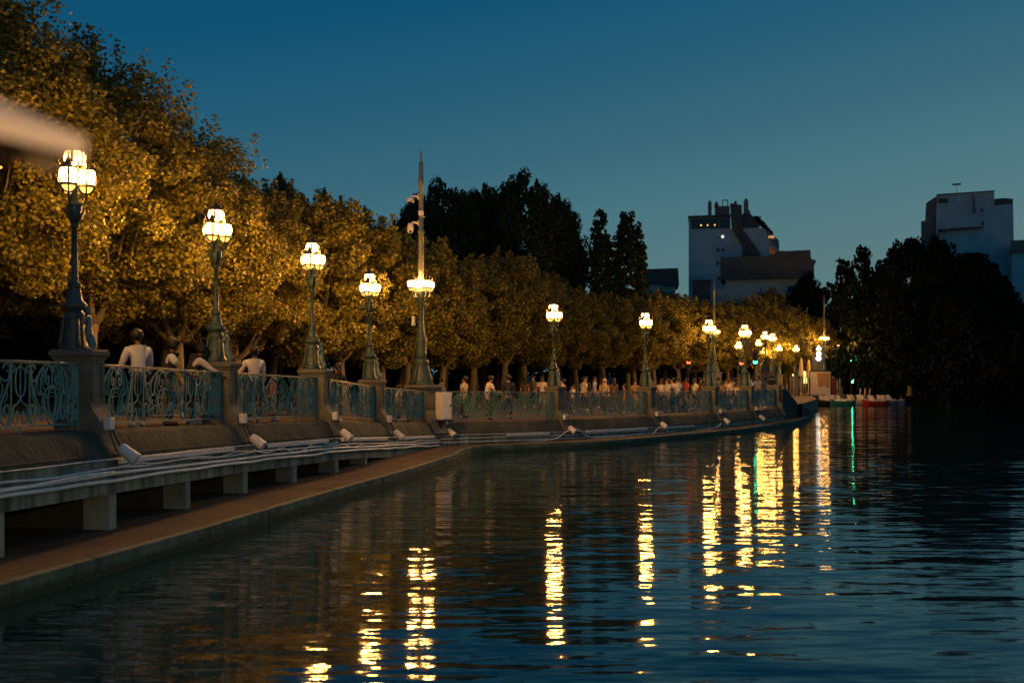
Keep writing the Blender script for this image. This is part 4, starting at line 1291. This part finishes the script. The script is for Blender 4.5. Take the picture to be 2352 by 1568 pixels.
    SE = [(0, 1), (1, 2), (0, 3), (3, 4)]
    VN, VE = list(SN), list(SE)
    for j, (a, b_, c0) in enumerate(arm_ids):
        SN.append((N[a][0], .044 * H + .020)); SE.append((3, len(SN) - 1)); q = len(SN) - 1
        if sleeve == 'long':
            SN.append((N[b_][0], .028 * H + .012)); SE.append((q, q + 1)); SN.append((N[b_][0].lerp(N[c0][0], .92), .019 * H + .010)); SE.append((q + 1, q + 2))
        elif sleeve == 'short':
            SN.append((N[a][0].lerp(N[b_][0], .72), .033 * H + .018)); SE.append((q, q + 1))
    sm_ = skin_mesh('shirt', SN, SE, fab(top)); link('shirt', sm_, r)
    if vest:
        vm = skin_mesh('vest', [(p_, grow(r_, 1.06, .014)) for p_, r_ in VN[:4]], VE[:3], fab(vest)); link('vest', vm, r)
    TN = [(pel, (.080 * H + .012, .066 * H + .012)), (pel + up1 * .035 * H, (.076 * H + .010, .060 * H + .010))]; TE = [(0, 1)]
    for (a, b_, c0) in leg_ids:
        TN.append((N[a][0], .054 * H + .012)); TE.append((0, len(TN) - 1)); q = len(TN) - 1
        if shorts:
            TN.append((N[a][0].lerp(N[b_][0], .9), .042 * H + .02)); TE.append((q, q + 1))
        else:
            TN.append((N[b_][0], .036 * H + .014)); TE.append((q, q + 1)); TN.append((N[b_][0].lerp(N[c0][0], .93), .026 * H + .014)); TE.append((q + 1, q + 2))
    link('trousers', skin_mesh('trousers', TN, TE, fab(legs)), r)
    for (a, b_, c0) in leg_ids:
        an = N[c0][0]; mb = MB(); s = 1 if an.x > 0 else -1
        R = Matrix.Translation((an.x, an.y, an.z - .048 * H))
        mb.tube([(0, -.045 * H, .022 * H), (0, -.03 * H, .026 * H), (0, .03 * H, .026 * H), (s * .006, .085 * H, .020 * H), (s * .008, .112 * H, .016 * H)], [.020 * H, .028 * H, .028 * H, .026 * H, .012 * H], 8, mtx=R)
        mb.build('shoe', fab((.5, .5, .5)) if random.random() < .5 else M['black'], r, True)
    # hair
    fr = Matrix((( *side, 0), (*fwd, 0), (*up3, 0), (0, 0, 0, 1))).transposed()
    T = Matrix.Translation(skull + up3 * .022 * H - fwd * .012 * H) @ fr
    mb = MB()
    if hair == 'short':
        mb.ball((0, -.010 * H, .020 * H), (.066 * H, .068 * H, .066 * H), 12, 8, T)
    elif hair == 'bushy':
        for k in range(16):
            a = k * 2.399; z_ = -.01 + .05 * (k % 4) / 3
            mb.ball((.040 * H * math.cos(a), .042 * H * math.sin(a) - .012 * H, z_ * H + .008 * H), .036 * H, 8, 6, T)
        mb.ball((0, -.010 * H, .020 * H), (.072 * H, .074 * H, .070 * H), 12, 8, T)
    elif hair == 'long':
        mb.ball((0, -.012 * H, .018 * H), (.066 * H, .070 * H, .068 * H), 12, 8, T)
        mb.tube([(0, -.03 * H, .01 * H), (0, -.045 * H, -.05 * H), (0, -.05 * H, -.11 * H), (0, -.048 * H, -.17 * H)], [.045 * H, .05 * H, .045 * H, .02 * H], 10, mtx=T)
    elif hair == 'scarf':
        mb.ball((0, -.010 * H, .014 * H), (.068 * H, .072 * H, .070 * H), 12, 8, T)
        mb.tube([(0, -.01 * H, -.02 * H), (0, -.012 * H, -.07 * H), (0, -.015 * H, -.13 * H), (0, -.015 * H, -.17 * H)], [.058 * H, .062 * H, .09 * H, .10 * H], 10, mtx=T)
    link(('headscarf' if hair == 'scarf' else 'hair'), mb.mesh('hair', fab(top) if hair == 'scarf' else M['hair'], True), r)
    for s in (-1, 1):
        mb = MB(); c_e = skull + side * s * .018 * H + fwd * .056 * H + up3 * .004 * H
        mb.ball(tuple(c_e), .0065 * H, 6, 5); mb.build('eye', M['hair'], r)
    if bag:
        mb = MB(); mb.box((0, -.13 * H, .72 * H), (.17 * H, .09 * H, .22 * H), bev=.02 * H); tag(mb.build('backpack', fab(bag), r))
    return r

def face_rail(px, turn=0.):
    p, a = rail_at_px(px)
    return a - PI / 2 + turn        # facing the water
LEAN = [(-.16, .24, .60), (.16, .24, .60)]
W = (.56, .56, .58)
# the group leaning on the railing near the first two lamps
person(318, None, face_rail(318, PI - .75), 'person in a white long-sleeved shirt seen from behind, left of the leaning pair', 1.84, .10, W, 'long', (.02, .02, .025), 'short', 'skin_dark', [(-.20, .10, .50), (.18, .16, .52)], back=.5, head=(.25, -.2))
person(385, None, face_rail(385, .55), 'person with bushy hair and a dark vest over white, looking along the railing', 1.74, .22, W, 'short', (.03, .03, .035), 'bushy', 'skin_dark', LEAN, vest=(.02, .02, .024), back=.45, head=(.2, .2))
person(440, None, face_rail(440, .75), 'person in a dark top bent low over the railing, forearms resting on it', 1.74, .46, (.60, .52, .50), 'long', (.25, .02, .02), 'bushy', 'skin_dark', [(-.12, .34, .60), (.14, .34, .60)], vest=(.025, .025, .03), back=.55, head=(.2, 0), shorts=True)
person(470, None, face_rail(470, .2), 'person in a grey and white jersey standing half hidden by the second lamp base', 1.68, .25, (.20, .22, .24), 'short', (.03, .03, .03), 'short', 'skin_dark', LEAN, back=.75)
person(584, None, face_rail(584, PI - 1.0), 'person in a white shirt turned away beside the second pillar', 1.78, .10, W, 'long', (.10, .09, .08), 'short', 'skin_dark', [(-.22, .16, .56), (.14, .12, .50)], back=.5)
person(628, None, face_rail(628, .5), 'small child in red with the face just above the railing', 1.12, .0, (.45, .03, .03), 'short', (.1, .1, .12), 'short', 'skin', None, back=.6)
person(776, None, face_rail(776, PI - .5), 'person in black leaning back against the third pillar with a bare arm raised', 1.70, .1, (.015, .015, .017), 'short', (.05, .05, .06), 'long', 'skin', [(-.16, .08, .44), (.20, .14, .62)], back=.6)
person(912, None, face_rail(912, .9), 'person in a cream top crouched low behind the railing right of the fourth lamp', 1.30, .25, (.66, .56, .48), 'short', (.03, .03, .035), 'long', 'skin', None, back=.6)
person(1004, None, face_rail(1004, 1.2), 'person in a blue-grey jacket leaning on the mast pillar', 1.66, .5, (.16, .22, .28), 'long', (.03, .03, .04), 'short', 'skin', LEAN, back=.9)
person(1066, None, face_rail(1066, PI + .2), 'person in a beige tee shirt with short pale hair walking away right of the cabinet', 1.72, 0, (.42, .36, .28), 'short', (.02, .02, .022), 'short', 'skin', None, .5, back=3.0)
person(1120, None, face_rail(1120, 1.1), 'person in a white tee shirt bending forward behind the railing', 1.74, .35, (.66, .62, .58), 'short', (.03, .03, .035), 'short', 'skin', LEAN, back=1.2)
person(1168, None, face_rail(1168, 2.6), 'person in a dark navy hooded jacket with a face half turned', 1.76, .05, (.018, .026, .04), 'long', (.02, .02, .025), 'short', 'skin', None, back=1.6)
crowd = [(1293, 52, 1.2, 'person in a pale pink top just right of the fifth lamp', (.6, .42, .38), 'long', 'short', 1.66), (1316, 56, 2.0, 'person in a white top sitting among the crowd right of the fifth lamp', (.62, .6, .58), 'short', 'long', 1.35),
         (1388, 55, 2.7, 'person in a beige robe and headscarf between the fifth and sixth lamps', (.40, .30, .19), 'long', 'scarf', 1.68), (1409, 58, .4, 'person with long dark hair beside the beige headscarf', (.10, .05, .04), 'long', 'long', 1.70),
         (1433, 56, 1.7, 'short person in a purple top left of the sixth lamp', (.13, .07, .20), 'short', 'short', 1.45), (1458, 60, 3.5, 'person in a tan top close behind the sixth lamp base', (.30, .18, .12), 'short', 'short', 1.6),
         (1519, 58, 2.4, 'person in a pale tee with a dark shoulder strap, leftmost of the group of four', (.60, .52, .44), 'short', 'long', 1.68), (1533, 57, 2.0, 'person in a light blue tee in the group of four', (.42, .46, .56), 'short', 'long', 1.70),
         (1545, 58, 1.2, 'person in a pink tee in the group of four', (.60, .36, .30), 'short', 'short', 1.74), (1556, 58, .6, 'person in a white tee, rightmost of the group of four', (.66, .64, .62), 'short', 'short', 1.78),
         (1576, 66, 2., 'person in a red top among the shadows behind the group of four', (.5, .05, .04), 'short', 'short', 1.75), (1632, 61, 1.6, 'person in blue and orange with an arm raised at the seventh lamp', (.55, .28, .20), 'short', 'short', 1.74),
         (1669, 66, 2.2, 'person in a yellowish top, left of the pair before the eighth lamp', (.55, .42, .22), 'short', 'short', 1.7), (1679, 65, .9, 'person in a cream top with an arm up before the eighth lamp', (.64, .52, .40), 'short', 'short', 1.74),
         (1691, 66, 2.9, 'person in a peach top crouching left of the eighth lamp base', (.66, .46, .32), 'short', 'short', 1.5), (1345, 60, 3.0, 'person in dark clothes standing between tree trunks right of the fifth lamp', (.03, .03, .03), 'long', 'short', 1.75),
         (1225, 62, 2.5, 'person in a grey top walking under the trees left of the fifth lamp', (.14, .13, .12), 'short', 'short', 1.7)]
cols = [('white', (.5, .48, .46)), ('pale blue', (.35, .42, .5)), ('grey', (.16, .16, .16)), ('black', (.02, .02, .022)), ('cream', (.6, .52, .4)), ('brown', (.09, .05, .035)), ('green', (.08, .16, .07)), ('tan', (.34, .24, .15))]
for q, (px, d, where) in enumerate(((1340, 58, 'right of the fifth lamp base'), (1365, 63, 'between the fifth and sixth lamps, deep in the crowd'), (1500, 60, 'just right of the sixth lamp base'), (1568, 60, 'right of the group of four'), (1595, 63, 'left of the seventh lamp base'),
        (1608, 68, 'behind the seventh lamp base'), (1650, 70, 'right of the seventh lamp base'), (1660, 63, 'midway between the seventh and eighth lamps'), (1728, 72, 'just right of the eighth lamp base'), (1742, 76, 'under the near green traffic light'), (1760, 80, 'beneath the close pair of far lamps'), (1772, 74, 'above the last railing panel'), (1245, 58, 'left of the fifth lamp base'), (1205, 60, 'by the navy jacket'))):
    cn_, cc = cols[q % len(cols)]
    crowd.append((px, d, random.uniform(0, 6.2), 'person in a %s top %s' % (cn_, where), cc, 'short', random.choice(['short', 'long']), random.uniform(1.55, 1.8)))
for px, d, fc, l, tp, sl, hr, H in crowd:
    hands = None
    if 'arm raised' in l or 'arm up' in l: hands = [(-.15, .05, .42), (.22, .12, .95)]
    person(px, d, fc, l, H, random.uniform(0, .12), tp, sl, random.choice([(.03, .03, .035), (.08, .08, .10), (.25, .22, .15)]), hr, random.choice(['skin', 'skin', 'skin_dark']), hands, random.choice([0, .35, -.4]))

# ------------------------------------------------------------------ things at the far end of the quay
M['signwhite'] = mat('board_white', (.55, .50, .48), .8, col2=(.42, .37, .35), vscale=1.5)
M['signbrown'] = mat('board_brown', (.36, .21, .11), .8, var=.3, vscale=2)
M['red'] = mat('red_paint', (.26, .03, .02), .45)
M['teal'] = mat('teal_paint', (.02, .16, .18), .4)
M['lilac'] = mat('lilac_paint', (.33, .26, .36), .5)
M['boatwhite'] = mat('boat_white', (.6, .58, .58), .4, var=.2)
M['green_light'] = emat('green_signal', (.02, 1., .42), 420.)
M['red_light'] = emat('red_signal', (1., .06, .02), 9., 'NONE'); M['green_near'] = None
M['warm_shop'] = emat('shop_light', (1., .58, .16), 3., 'NONE')
M['white_shop'] = emat('white_shop_light', (1., .93, .75), 5., 'NONE')
M['parasol'] = mat('closed_parasol_cloth', (.55, .48, .33), .85)
p = at(1884, 114.6, 909)
r = thing('notice_board', 'big white notice board with a brown patch at the far quay end', 'board', (p.x, p.y, .80), .12)
mb = MB(); mb.box((0, 0, 1.22), (2.1, .10, 2.30)); mb.build('panel', M['signwhite'], r)
mb = MB(); mb.prism([(-.40, 2.25), (.98, 2.25), (.95, .98), (.78, .72), (.35, .95), (.0, .78), (-.22, .95)], -.075, -.056); mb.build('patch', M['signbrown'], r)
mb = MB(); mb.box((0, 0, 2.42), (2.24, .14, .10)); mb.box((1.10, 0, 1.2), (.08, .14, 2.4)); mb.box((-1.10, 0, 1.2), (.06, .14, 2.4)); mb.build('frame', M['black'], r)
for s in (-1, 1):
    mb = MB(); mb.box((s * .8, .08, .5), (.09, .06, 1.2)); mb.build('leg', M['black'], r)
p = at(1884, 119, 860)
r = thing('menu_board', 'dark upright menu board above the white notice board', 'board', (p.x - .1, p.y, ground_z(p.x, p.y)), 0)
mb = MB(); mb.box((0, 0, 3.0), (1.5, .08, 1.8)); mb.build('panel', M['brickd'], r)
for s in (-1, 1):
    mb = MB(); mb.box((s * .6, .0, 1.05), (.08, .06, 2.1)); mb.build('leg', M['black'], r)
p = at(1909, 115.5)
r = thing('parasol_base_box', 'red painted box standing right of the notice board', 'box', (p.x, p.y, .80))
mb = MB(); mb.box((0, 0, .85), (.70, .6, 1.7), bev=.03); mb.build('body', M['red'], r)
mb = MB(); mb.box((0, 0, 1.74), (.8, .7, .08), bev=.02); mb.build('lid', M['black'], r)
# white mooring posts
for i, (px, hh) in enumerate(((1799, 34), (1808, 40), (1816, 62), (1824, 66), (1836, 48), (1845, 60), (1850, 56), (1923, 40), (1929, 44))):
    d = 100 if px < 1830 else 113
    p = at(px, d)
    z0 = ground_z(p.x, p.y)
    mb = MB(); h = hh / F * d * .75
    mb.tube([(0, 0, -.1), (0, 0, h)], .055, 8); mb.ball((0, 0, h), .07, 8, 6); mb.lathe([(.11, -.02), (.10, .05), (.06, .08)], 8)
    o = simple('bollard_post', 'slim pale post in the group at the far quay end', 'post', mb, M['mast'], True, 'slim posts at the far quay end')
    o.location = (p.x, p.y, z0)
# stair wall closing the railing
e0 = PV[-1]; t = TAN[-1]; nn_ = NOR[-1]
mb = MB()
a = math.atan2(t.y, t.x)
Rm = Matrix.Translation(e0) @ Matrix.Rotation(a, 4, 'Z')
mb.prism([(.2, -1.7), (.2, 1.0), (1.2, .98), (4.2, .05), (8.2, -.55), (8.2, -1.7)], -.32, .05, mtx=Rm)
simple('stair_wall', 'dark stone wall sloping down to the lower quay past the last pillar', 'wall', mb, M['void'])

def signal(px, py, d, label, lens, ped=None, pole_h=None):
    p = at(px, d, py); gz = ground_z(p.x, p.y)
    r = thing('traffic_light', label, 'traffic light', (p.x, p.y, gz), 0, 'signals across the road')
    h = p.z - gz
    mb = MB(); mb.tube([(0, .12, -.1), (0, .12, h + .9)], .06, 8); mb.build('pole', M['black'], r)
    mb = MB(); mb.box((0, 0, h + .30), (.32, .24, 1.0), bev=.04); hs = mb.build('housing', M['black'], r)
    for k in range(3):
        lit = (k == 0 and lens in (M['green_light'], M['green_near'])) or (k == 2 and lens is M['red_light'])
        mb = MB(); mb.tube([(0, -.13, h + .30 * k), (0, -.15, h + .30 * k)], .14, 12); mb.build('lens', lens if lit else M['glass'], hs)
        mb = MB(); mb.tube([(0, -.13, h + .30 * k + .1), (0, -.28, h + .30 * k + .11)], [.1, .11], 8); mb.build('visor', M['black'], hs)
    if ped:
        hz = EYE + (HZ - ped) / F * d - gz
        mb = MB(); mb.box((.05, 0, hz), (.24, .2, .44)); pb_ = mb.build('walk_signal', M['black'], r)
        mb = MB(); mb.tube([(.05, -.11, hz - .05), (.05, -.13, hz - .05)], .08, 10); mb.build('walk_lens', lens, pb_)
    return r
M['green_near'] = emat('green_signal_near', (.02, 1., .42), 25.)
signal(1734, 831, 84, 'bright green traffic light among the lamps', M['green_near'], 878)
signal(1956, 830, 117.6, 'green traffic light at the far right against the dark trees', M['green_light'], 876)
signal(1581, 851, 82, 'small red traffic light under the trees left of the seventh lamp', M['red_light'])
signal(1702, 852, 88, 'small red traffic light just left of the eighth lamp pole', M['red_light'])
# closed parasols of a cafe, lit by the lamps
for i, (px, y0, y1, d) in enumerate(((1840, 822, 868, 121), (1857, 826, 862, 122), (1896, 838, 872, 121.5), (1907, 836, 872, 123), (1921, 830, 866, 122), (1934, 838, 872, 123.5), (1944, 846, 874, 122.5))):
    p = at(px, d, y0); gz = ground_z(p.x, p.y)
    h = p.z - gz
    r = thing('closed_parasol', 'furled pale parasol lit yellow at the far cafe, %s from the left' % ORD[i], 'parasol', (p.x, p.y, gz), 0, 'furled parasols at the far cafe')
    mb = MB(); mb.tube([(0, 0, 0), (0, 0, h)], .04, 8); mb.lathe([(.3, 0), (.3, .06), (.06, .1)], 10); mb.build('pole', M['white'], r)
    mb = MB(); mb.lathe([(.05, h + .05), (.12, h - .1), (.20, h - .5), (.27, h - 1.5), (.30, h - 1.9), (.1, h - 1.95)], 9); mb.build('canopy', M['parasol'], r)
# cafe kiosk with lit openings
p = at(1905, 131, 850); gz = ground_z(p.x, p.y)
r = thing('kiosk', 'low dark cafe kiosk with lit openings behind the furled parasols', 'kiosk', (p.x, p.y, gz))
mb = MB(); mb.box((0, 2, 1.5), (9.5, 3.4, 3.0)); mb.build('wall', M['brickd'], r)
mb = MB(); mb.box((0, 1.8, 3.1), (10.2, 4.2, .18)); mb.build('roof', M['slate'], r)
for i, x in enumerate((-4.0, -2.6, -1.3, .3, 1.5, 3.0, 4.0)):
    mb = MB(); mb.box((x, .26, 1.35 + .2 * (i % 2)), (.38 + .2 * (i % 3), .06, 1.1 + .3 * (i % 2))); mb.build('window', M['warm_shop'], r)
for i, (px, py, rr_, d) in enumerate(((1880, 820, .30, 118), (1880, 830, .34, 118), (1881, 811, .2, 118))):
    pass
p = at(1880, 118, 826); gz = ground_z(p.x, p.y); h = p.z - gz
r = thing('globe_lamp', 'white globe lamp with stacked bright globes left of the farthest mast', 'lamp', (p.x, p.y, gz))
mb = MB(); mb.tube([(0, 0, 0), (0, 0, h)], .05, 8); mb.lathe([(.2, 0), (.18, .3), (.06, .5)], 8); mb.build('pole', M['black'], r)
for x, z, rr_ in ((0, .15, .27), (.02, .62, .25), (-.12, 1.12, .12), (.16, 1.14, .12), (.02, 1.35, .13)):
    mb = MB(); mb.ball((x, 0, h + z), rr_, 12, 8); mb.build('globe', M['white_shop'], r, True)
# parked car with headlights
p = at(1950, 121)
r = thing('parked_car', 'dark car with a bright headlight at the foot of the right green signal', 'car', (p.x, p.y, ground_z(p.x, p.y)), PI - .5)
mb = MB(); mb.prism([(-2.1, .3), (-2.1, .75), (-1.9, .88), (-1.1, .95), (-.6, 1.40), (.6, 1.44), (1.25, .98), (2.0, .88), (2.15, .6), (2.15, .3)], -.85, .85); mb.build('body', M['glass'], r)
for x in (-1.3, 1.35):
    for y in (-.8, .8):
        mb = MB(); mb.tube([(x, y - .1, .32), (x, y + .1, .32)], .32, 14); wh = mb.build('wheel', M['black'], r)
        mb = MB(); mb.tube([(x, y - .11, .32), (x, y + .11, .32)], .18, 10); mb.build('rim', M['mast'], wh)
for y in (-.6, .6):
    mb = MB(); mb.ball((2.12, y, .68), (.07, .14, .10), 10, 6); mb.build('headlight', M['white_shop'], r)
mb = MB(); mb.prism([(-1.0, .97), (-.55, 1.36), (.55, 1.40), (1.1, 1.0)], -.87, .87); mb.build('side_window', M['pane'], r)

# pedal boats
def boat(px, d, rz, hullm, label, L=3.2, seats=True, oars=0, z=0., canopy=False):
    L *= .78
    p = at(px, d)
    r = thing('pedal_boat', label, 'boat', (p.x, p.y, 0.), rz, 'boats moored at the far quay')
    mb = MB(); secs = []
    n_ = 9
    vs = []; fs = []
    for i in range(n_):
        t = i / (n_ - 1); x = (t - .5) * L
        wd = .72 * (1 - abs(2 * t - 1) ** 3.2) ** .6 + .05
        top = .42 + .16 * (2 * t - 1) ** 2
        for (yy, zz) in ((-wd, top), (-wd * .8, .05), (-wd * .3, -.15), (wd * .3, -.15), (wd * .8, .05), (wd, top)):
            vs.append((x, yy, zz))
    for i in range(n_ - 1):
        for k in range(5): fs.append((i * 6 + k, i * 6 + k + 1, (i + 1) * 6 + k + 1, (i + 1) * 6 + k))
    fs.append(tuple(range(6))); fs.append(tuple(reversed(range((n_ - 1) * 6, n_ * 6))))
    mb.add(vs, fs); mb.build('hull', hullm, r, True)
    mb = MB(); vs = []; fs = []
    for i in range(n_):
        t = i / (n_ - 1); x = (t - .5) * L * .98
        wd = .70 * (1 - abs(2 * t - 1) ** 3.2) ** .6 + .03
        top = .37 + .16 * (2 * t - 1) ** 2
        vs += [(x, -wd, top), (x, wd, top)]
    for i in range(n_ - 1): fs.append((2 * i, 2 * i + 1, 2 * i + 3, 2 * i + 2))
    mb.add(vs, fs); mb.build('deck', M['boatwhite'], r)
    if seats:
        for s in (-1, 1):
            mb = MB(); mb.prism([(-.35, .38), (.25, .38), (.25, .50), (-.18, .52), (-.42, .95), (-.52, .93)], s * .33 - .26, s * .33 + .26); mb.build('seat', M['boatwhite'], r)
        mb = MB(); mb.tube([(.75, -.1, .35), (.75, -.1, .75), (.62, -.1, .8)], .03, 6); mb.build('tiller', M['mast'], r)
    for k in range(oars):
        mb = MB(); mb.tube([(-.5 + k * .5, .1, .35), (-.32 + k * .5, .1, 1.55)], [.045, .06], 6); mb.build('paddle', M['parasol'], r)
    return r
boat(1918, 108, .25, M['boatwhite'], 'white boat nearest the notice board', 3.4)
boat(1936, 105.5, -.1, M['teal'], 'teal hulled pedal boat in front of the white ones', 3.0)
boat(1962, 109, .1, M['boatwhite'], 'white pedal boat in the middle of the moored row', 3.2)
boat(1985, 108, .2, M['boatwhite'], 'white boat with three upright paddles', 3.6, True, 3)
boat(2010, 105.5, .08, M['red'], 'red hulled pedal boat', 3.2)
boat(2032, 107.5, .3, M['lilac'], 'lilac boat left of the end of the row', 3.0)
boat(2050, 109, -.1, M['lilac'], 'lilac boat at the right end of the moored row', 3.0)
boat(1900, 106.5, .5, M['black'], 'black hulled boat at the left end of the row', 3.6)

# ------------------------------------------------------------------ terrace with the parasol beside the camera
mb = MB(); mb.box((-2.0, -2.4, 1.05), (9.0, 7.0, .3)); mb.box((-2, -2.4, .3), (8.4, 6.2, 1.6))
structure(mb.build('terrace', M['paving']))
M['canvas'] = mat('parasol_canvas', (.62, .50, .40), .9, var=.06)
C0 = Vector((-.525, 1.40, EYE + .292)); e1 = Vector((-.8, .6, 0)); e2 = Vector((-.6, -.8, 0)); S_ = 2.4
ctr = C0 + (e1 + e2) * S_ / 2
r = thing('cafe_parasol', 'beige parasol canopy, blurred, reaching in at the upper left', 'parasol', (ctr.x, ctr.y, 1.2))
rel = lambda p: p - Vector((ctr.x, ctr.y, 1.2))
cor = [rel(C0), rel(C0 + e1 * S_), rel(C0 + (e1 + e2) * S_), rel(C0 + e2 * S_)]
apex = rel(ctr) + Vector((0, 0, .76))
rim = []
for k in range(4):
    a, b = cor[k], cor[(k + 1) % 4]
    for q in range(6):
        t_ = q / 6
        rim.append(a.lerp(b, t_) + Vector((0, 0, .05 * math.sin(PI * t_))))
mb = MB(); m2 = len(rim)
mid_ = [p.lerp(apex, .5) + Vector((0, 0, -.02)) for p in rim]
for dz_, sg in ((0, 1), (-.008, -1)):
    vs = [apex] + mid_ + rim
    mb.add([v + Vector((0, 0, dz_)) for v in vs], [(0, 1 + k, 1 + (k + 1) % m2) for k in range(m2)] + [(1 + k, 1 + m2 + k, 1 + m2 + (k + 1) % m2, 1 + (k + 1) % m2) for k in range(m2)])
mb.build('canopy', M['canvas'], r)
mb = MB(); mb.add([p * 1.0 for p in rim] + [p + Vector((0, 0, -.024)) for p in rim], [(k, (k + 1) % m2, m2 + (k + 1) % m2, m2 + k) for k in range(m2)])
mb.build('valance', M['canvas'], r)
mb = MB(); mb.tube([(0, 0, 0), (0, 0, apex.z - .02)], .03, 10); mb.build('pole', M['bark'], r)
for k in range(4):
    mb = MB(); mb.tube([(0, 0, apex.z - .06), cor[k] * .98 + Vector((0, 0, -.0))], .009, 5); mb.build('rib', M['bark'], r)
# wall lantern of the terrace, behind the photographer
r = thing('terrace_lantern', 'warm globe lantern on a post at the back of the terrace, outside the view', 'lantern', (2.2, -4.5, 1.2))
mb = MB(); mb.tube([(0, 0, 0), (0, 0, 2.6)], .04, 10); mb.lathe([(.15, 0), (.12, .1), (.05, .2)], 10); mb.build('post', M['bronze'], r)
mb = MB(); mb.ball((0, 0, 2.78), .17, 12, 8); mb.build('globe', M['globe'], r, True)
b_ = link('bulb', BULB.copy(), r); b_.data.energy = 1700.; b_.data.color = (1., .62, .30); b_.location = (0, 0, 2.78)
# the balustrade goes on towards the terrace, outside the picture
q = pre[1]
o = copy_tree(pil); o.location = q; o.rotation_euler = (0, 0, math.atan2(NOR[0].y, NOR[0].x)); o['label'] = 'weathered stone pillar beside the terrace, outside the view'
# ------------------------------------------------------------------ camera, world, render
cam = bpy.data.cameras.new('camera')
cam.lens = 36 * F / 2352
cam.sensor_width = 36
cam.shift_y = (HZ - 784) / 2352
cam.clip_end = 6000
cam.clip_start = .05
cam.dof.use_dof = True
cam.dof.focus_distance = 34
cam.dof.aperture_fstop = 1.6
co = bpy.data.objects.new('camera', cam)
COL.objects.link(co)
co.location = (0, 0, EYE)
co.rotation_euler = (PI / 2, 0, 0)
scene.camera = co

w = bpy.data.worlds.new('World'); scene.world = w
w.use_nodes = True
nt = w.node_tree
bg = nt.nodes['Background']
tc = nt.nodes.new('ShaderNodeTexCoord')
sx = nt.nodes.new('ShaderNodeSeparateXYZ'); nt.links.new(tc.outputs['Generated'], sx.inputs[0])
rp = nt.nodes.new('ShaderNodeValToRGB')
cs = [(0., (90, 124, 124)), (.08, (80, 119, 126)), (.13, (68, 113, 126)), (.19, (50, 100, 119)), (.25, (32, 90, 116)), (.32, (6, 79, 113)), (.6, (0, 66, 106)), (1., (0, 56, 96))]
while len(rp.color_ramp.elements) < len(cs): rp.color_ramp.elements.new(.5)
for e, (p, c) in zip(rp.color_ramp.elements, cs):
    e.position = p; e.color = srgb(*c)
# the sky is lighter to the right of the view, where the sun went down
ma = nt.nodes.new('ShaderNodeMath'); ma.operation = 'MULTIPLY_ADD'; ma.inputs[1].default_value = -.16
nt.links.new(sx.outputs['X'], ma.inputs[0]); nt.links.new(sx.outputs['Z'], ma.inputs[2])
nt.links.new(ma.outputs[0], rp.inputs['Fac'])
sky = nt.nodes.new('ShaderNodeTexSky'); sky.sky_type = 'NISHITA'; sky.sun_disc = False
sky.sun_elevation = math.radians(-3); sky.sun_rotation = math.radians(75)
mx = nt.nodes.new('ShaderNodeMix'); mx.data_type = 'RGBA'; mx.blend_type = 'ADD'; mx.inputs['Factor'].default_value = .06
nt.links.new(rp.outputs['Color'], mx.inputs[6]); nt.links.new(sky.outputs['Color'], mx.inputs[7])
nt.links.new(mx.outputs[2], bg.inputs['Color'])
bg.inputs['Strength'].default_value = 1.

scene.render.engine = 'CYCLES'
scene.view_settings.view_transform = 'Standard'
scene.view_settings.look = 'None'
scene.view_settings.exposure = 0
scene.view_settings.gamma = 1
scene.cycles.use_denoising = True
scene.cycles.max_bounces = 5
scene.cycles.diffuse_bounces = 3
scene.cycles.glossy_bounces = 3
scene.cycles.transmission_bounces = 2
scene.cycles.transparent_max_bounces = 4
scene.cycles.sample_clamp_indirect = 3.
scene.cycles.sample_clamp_direct = 34.
scene.cycles.caustics_reflective = False
scene.cycles.caustics_refractive = False
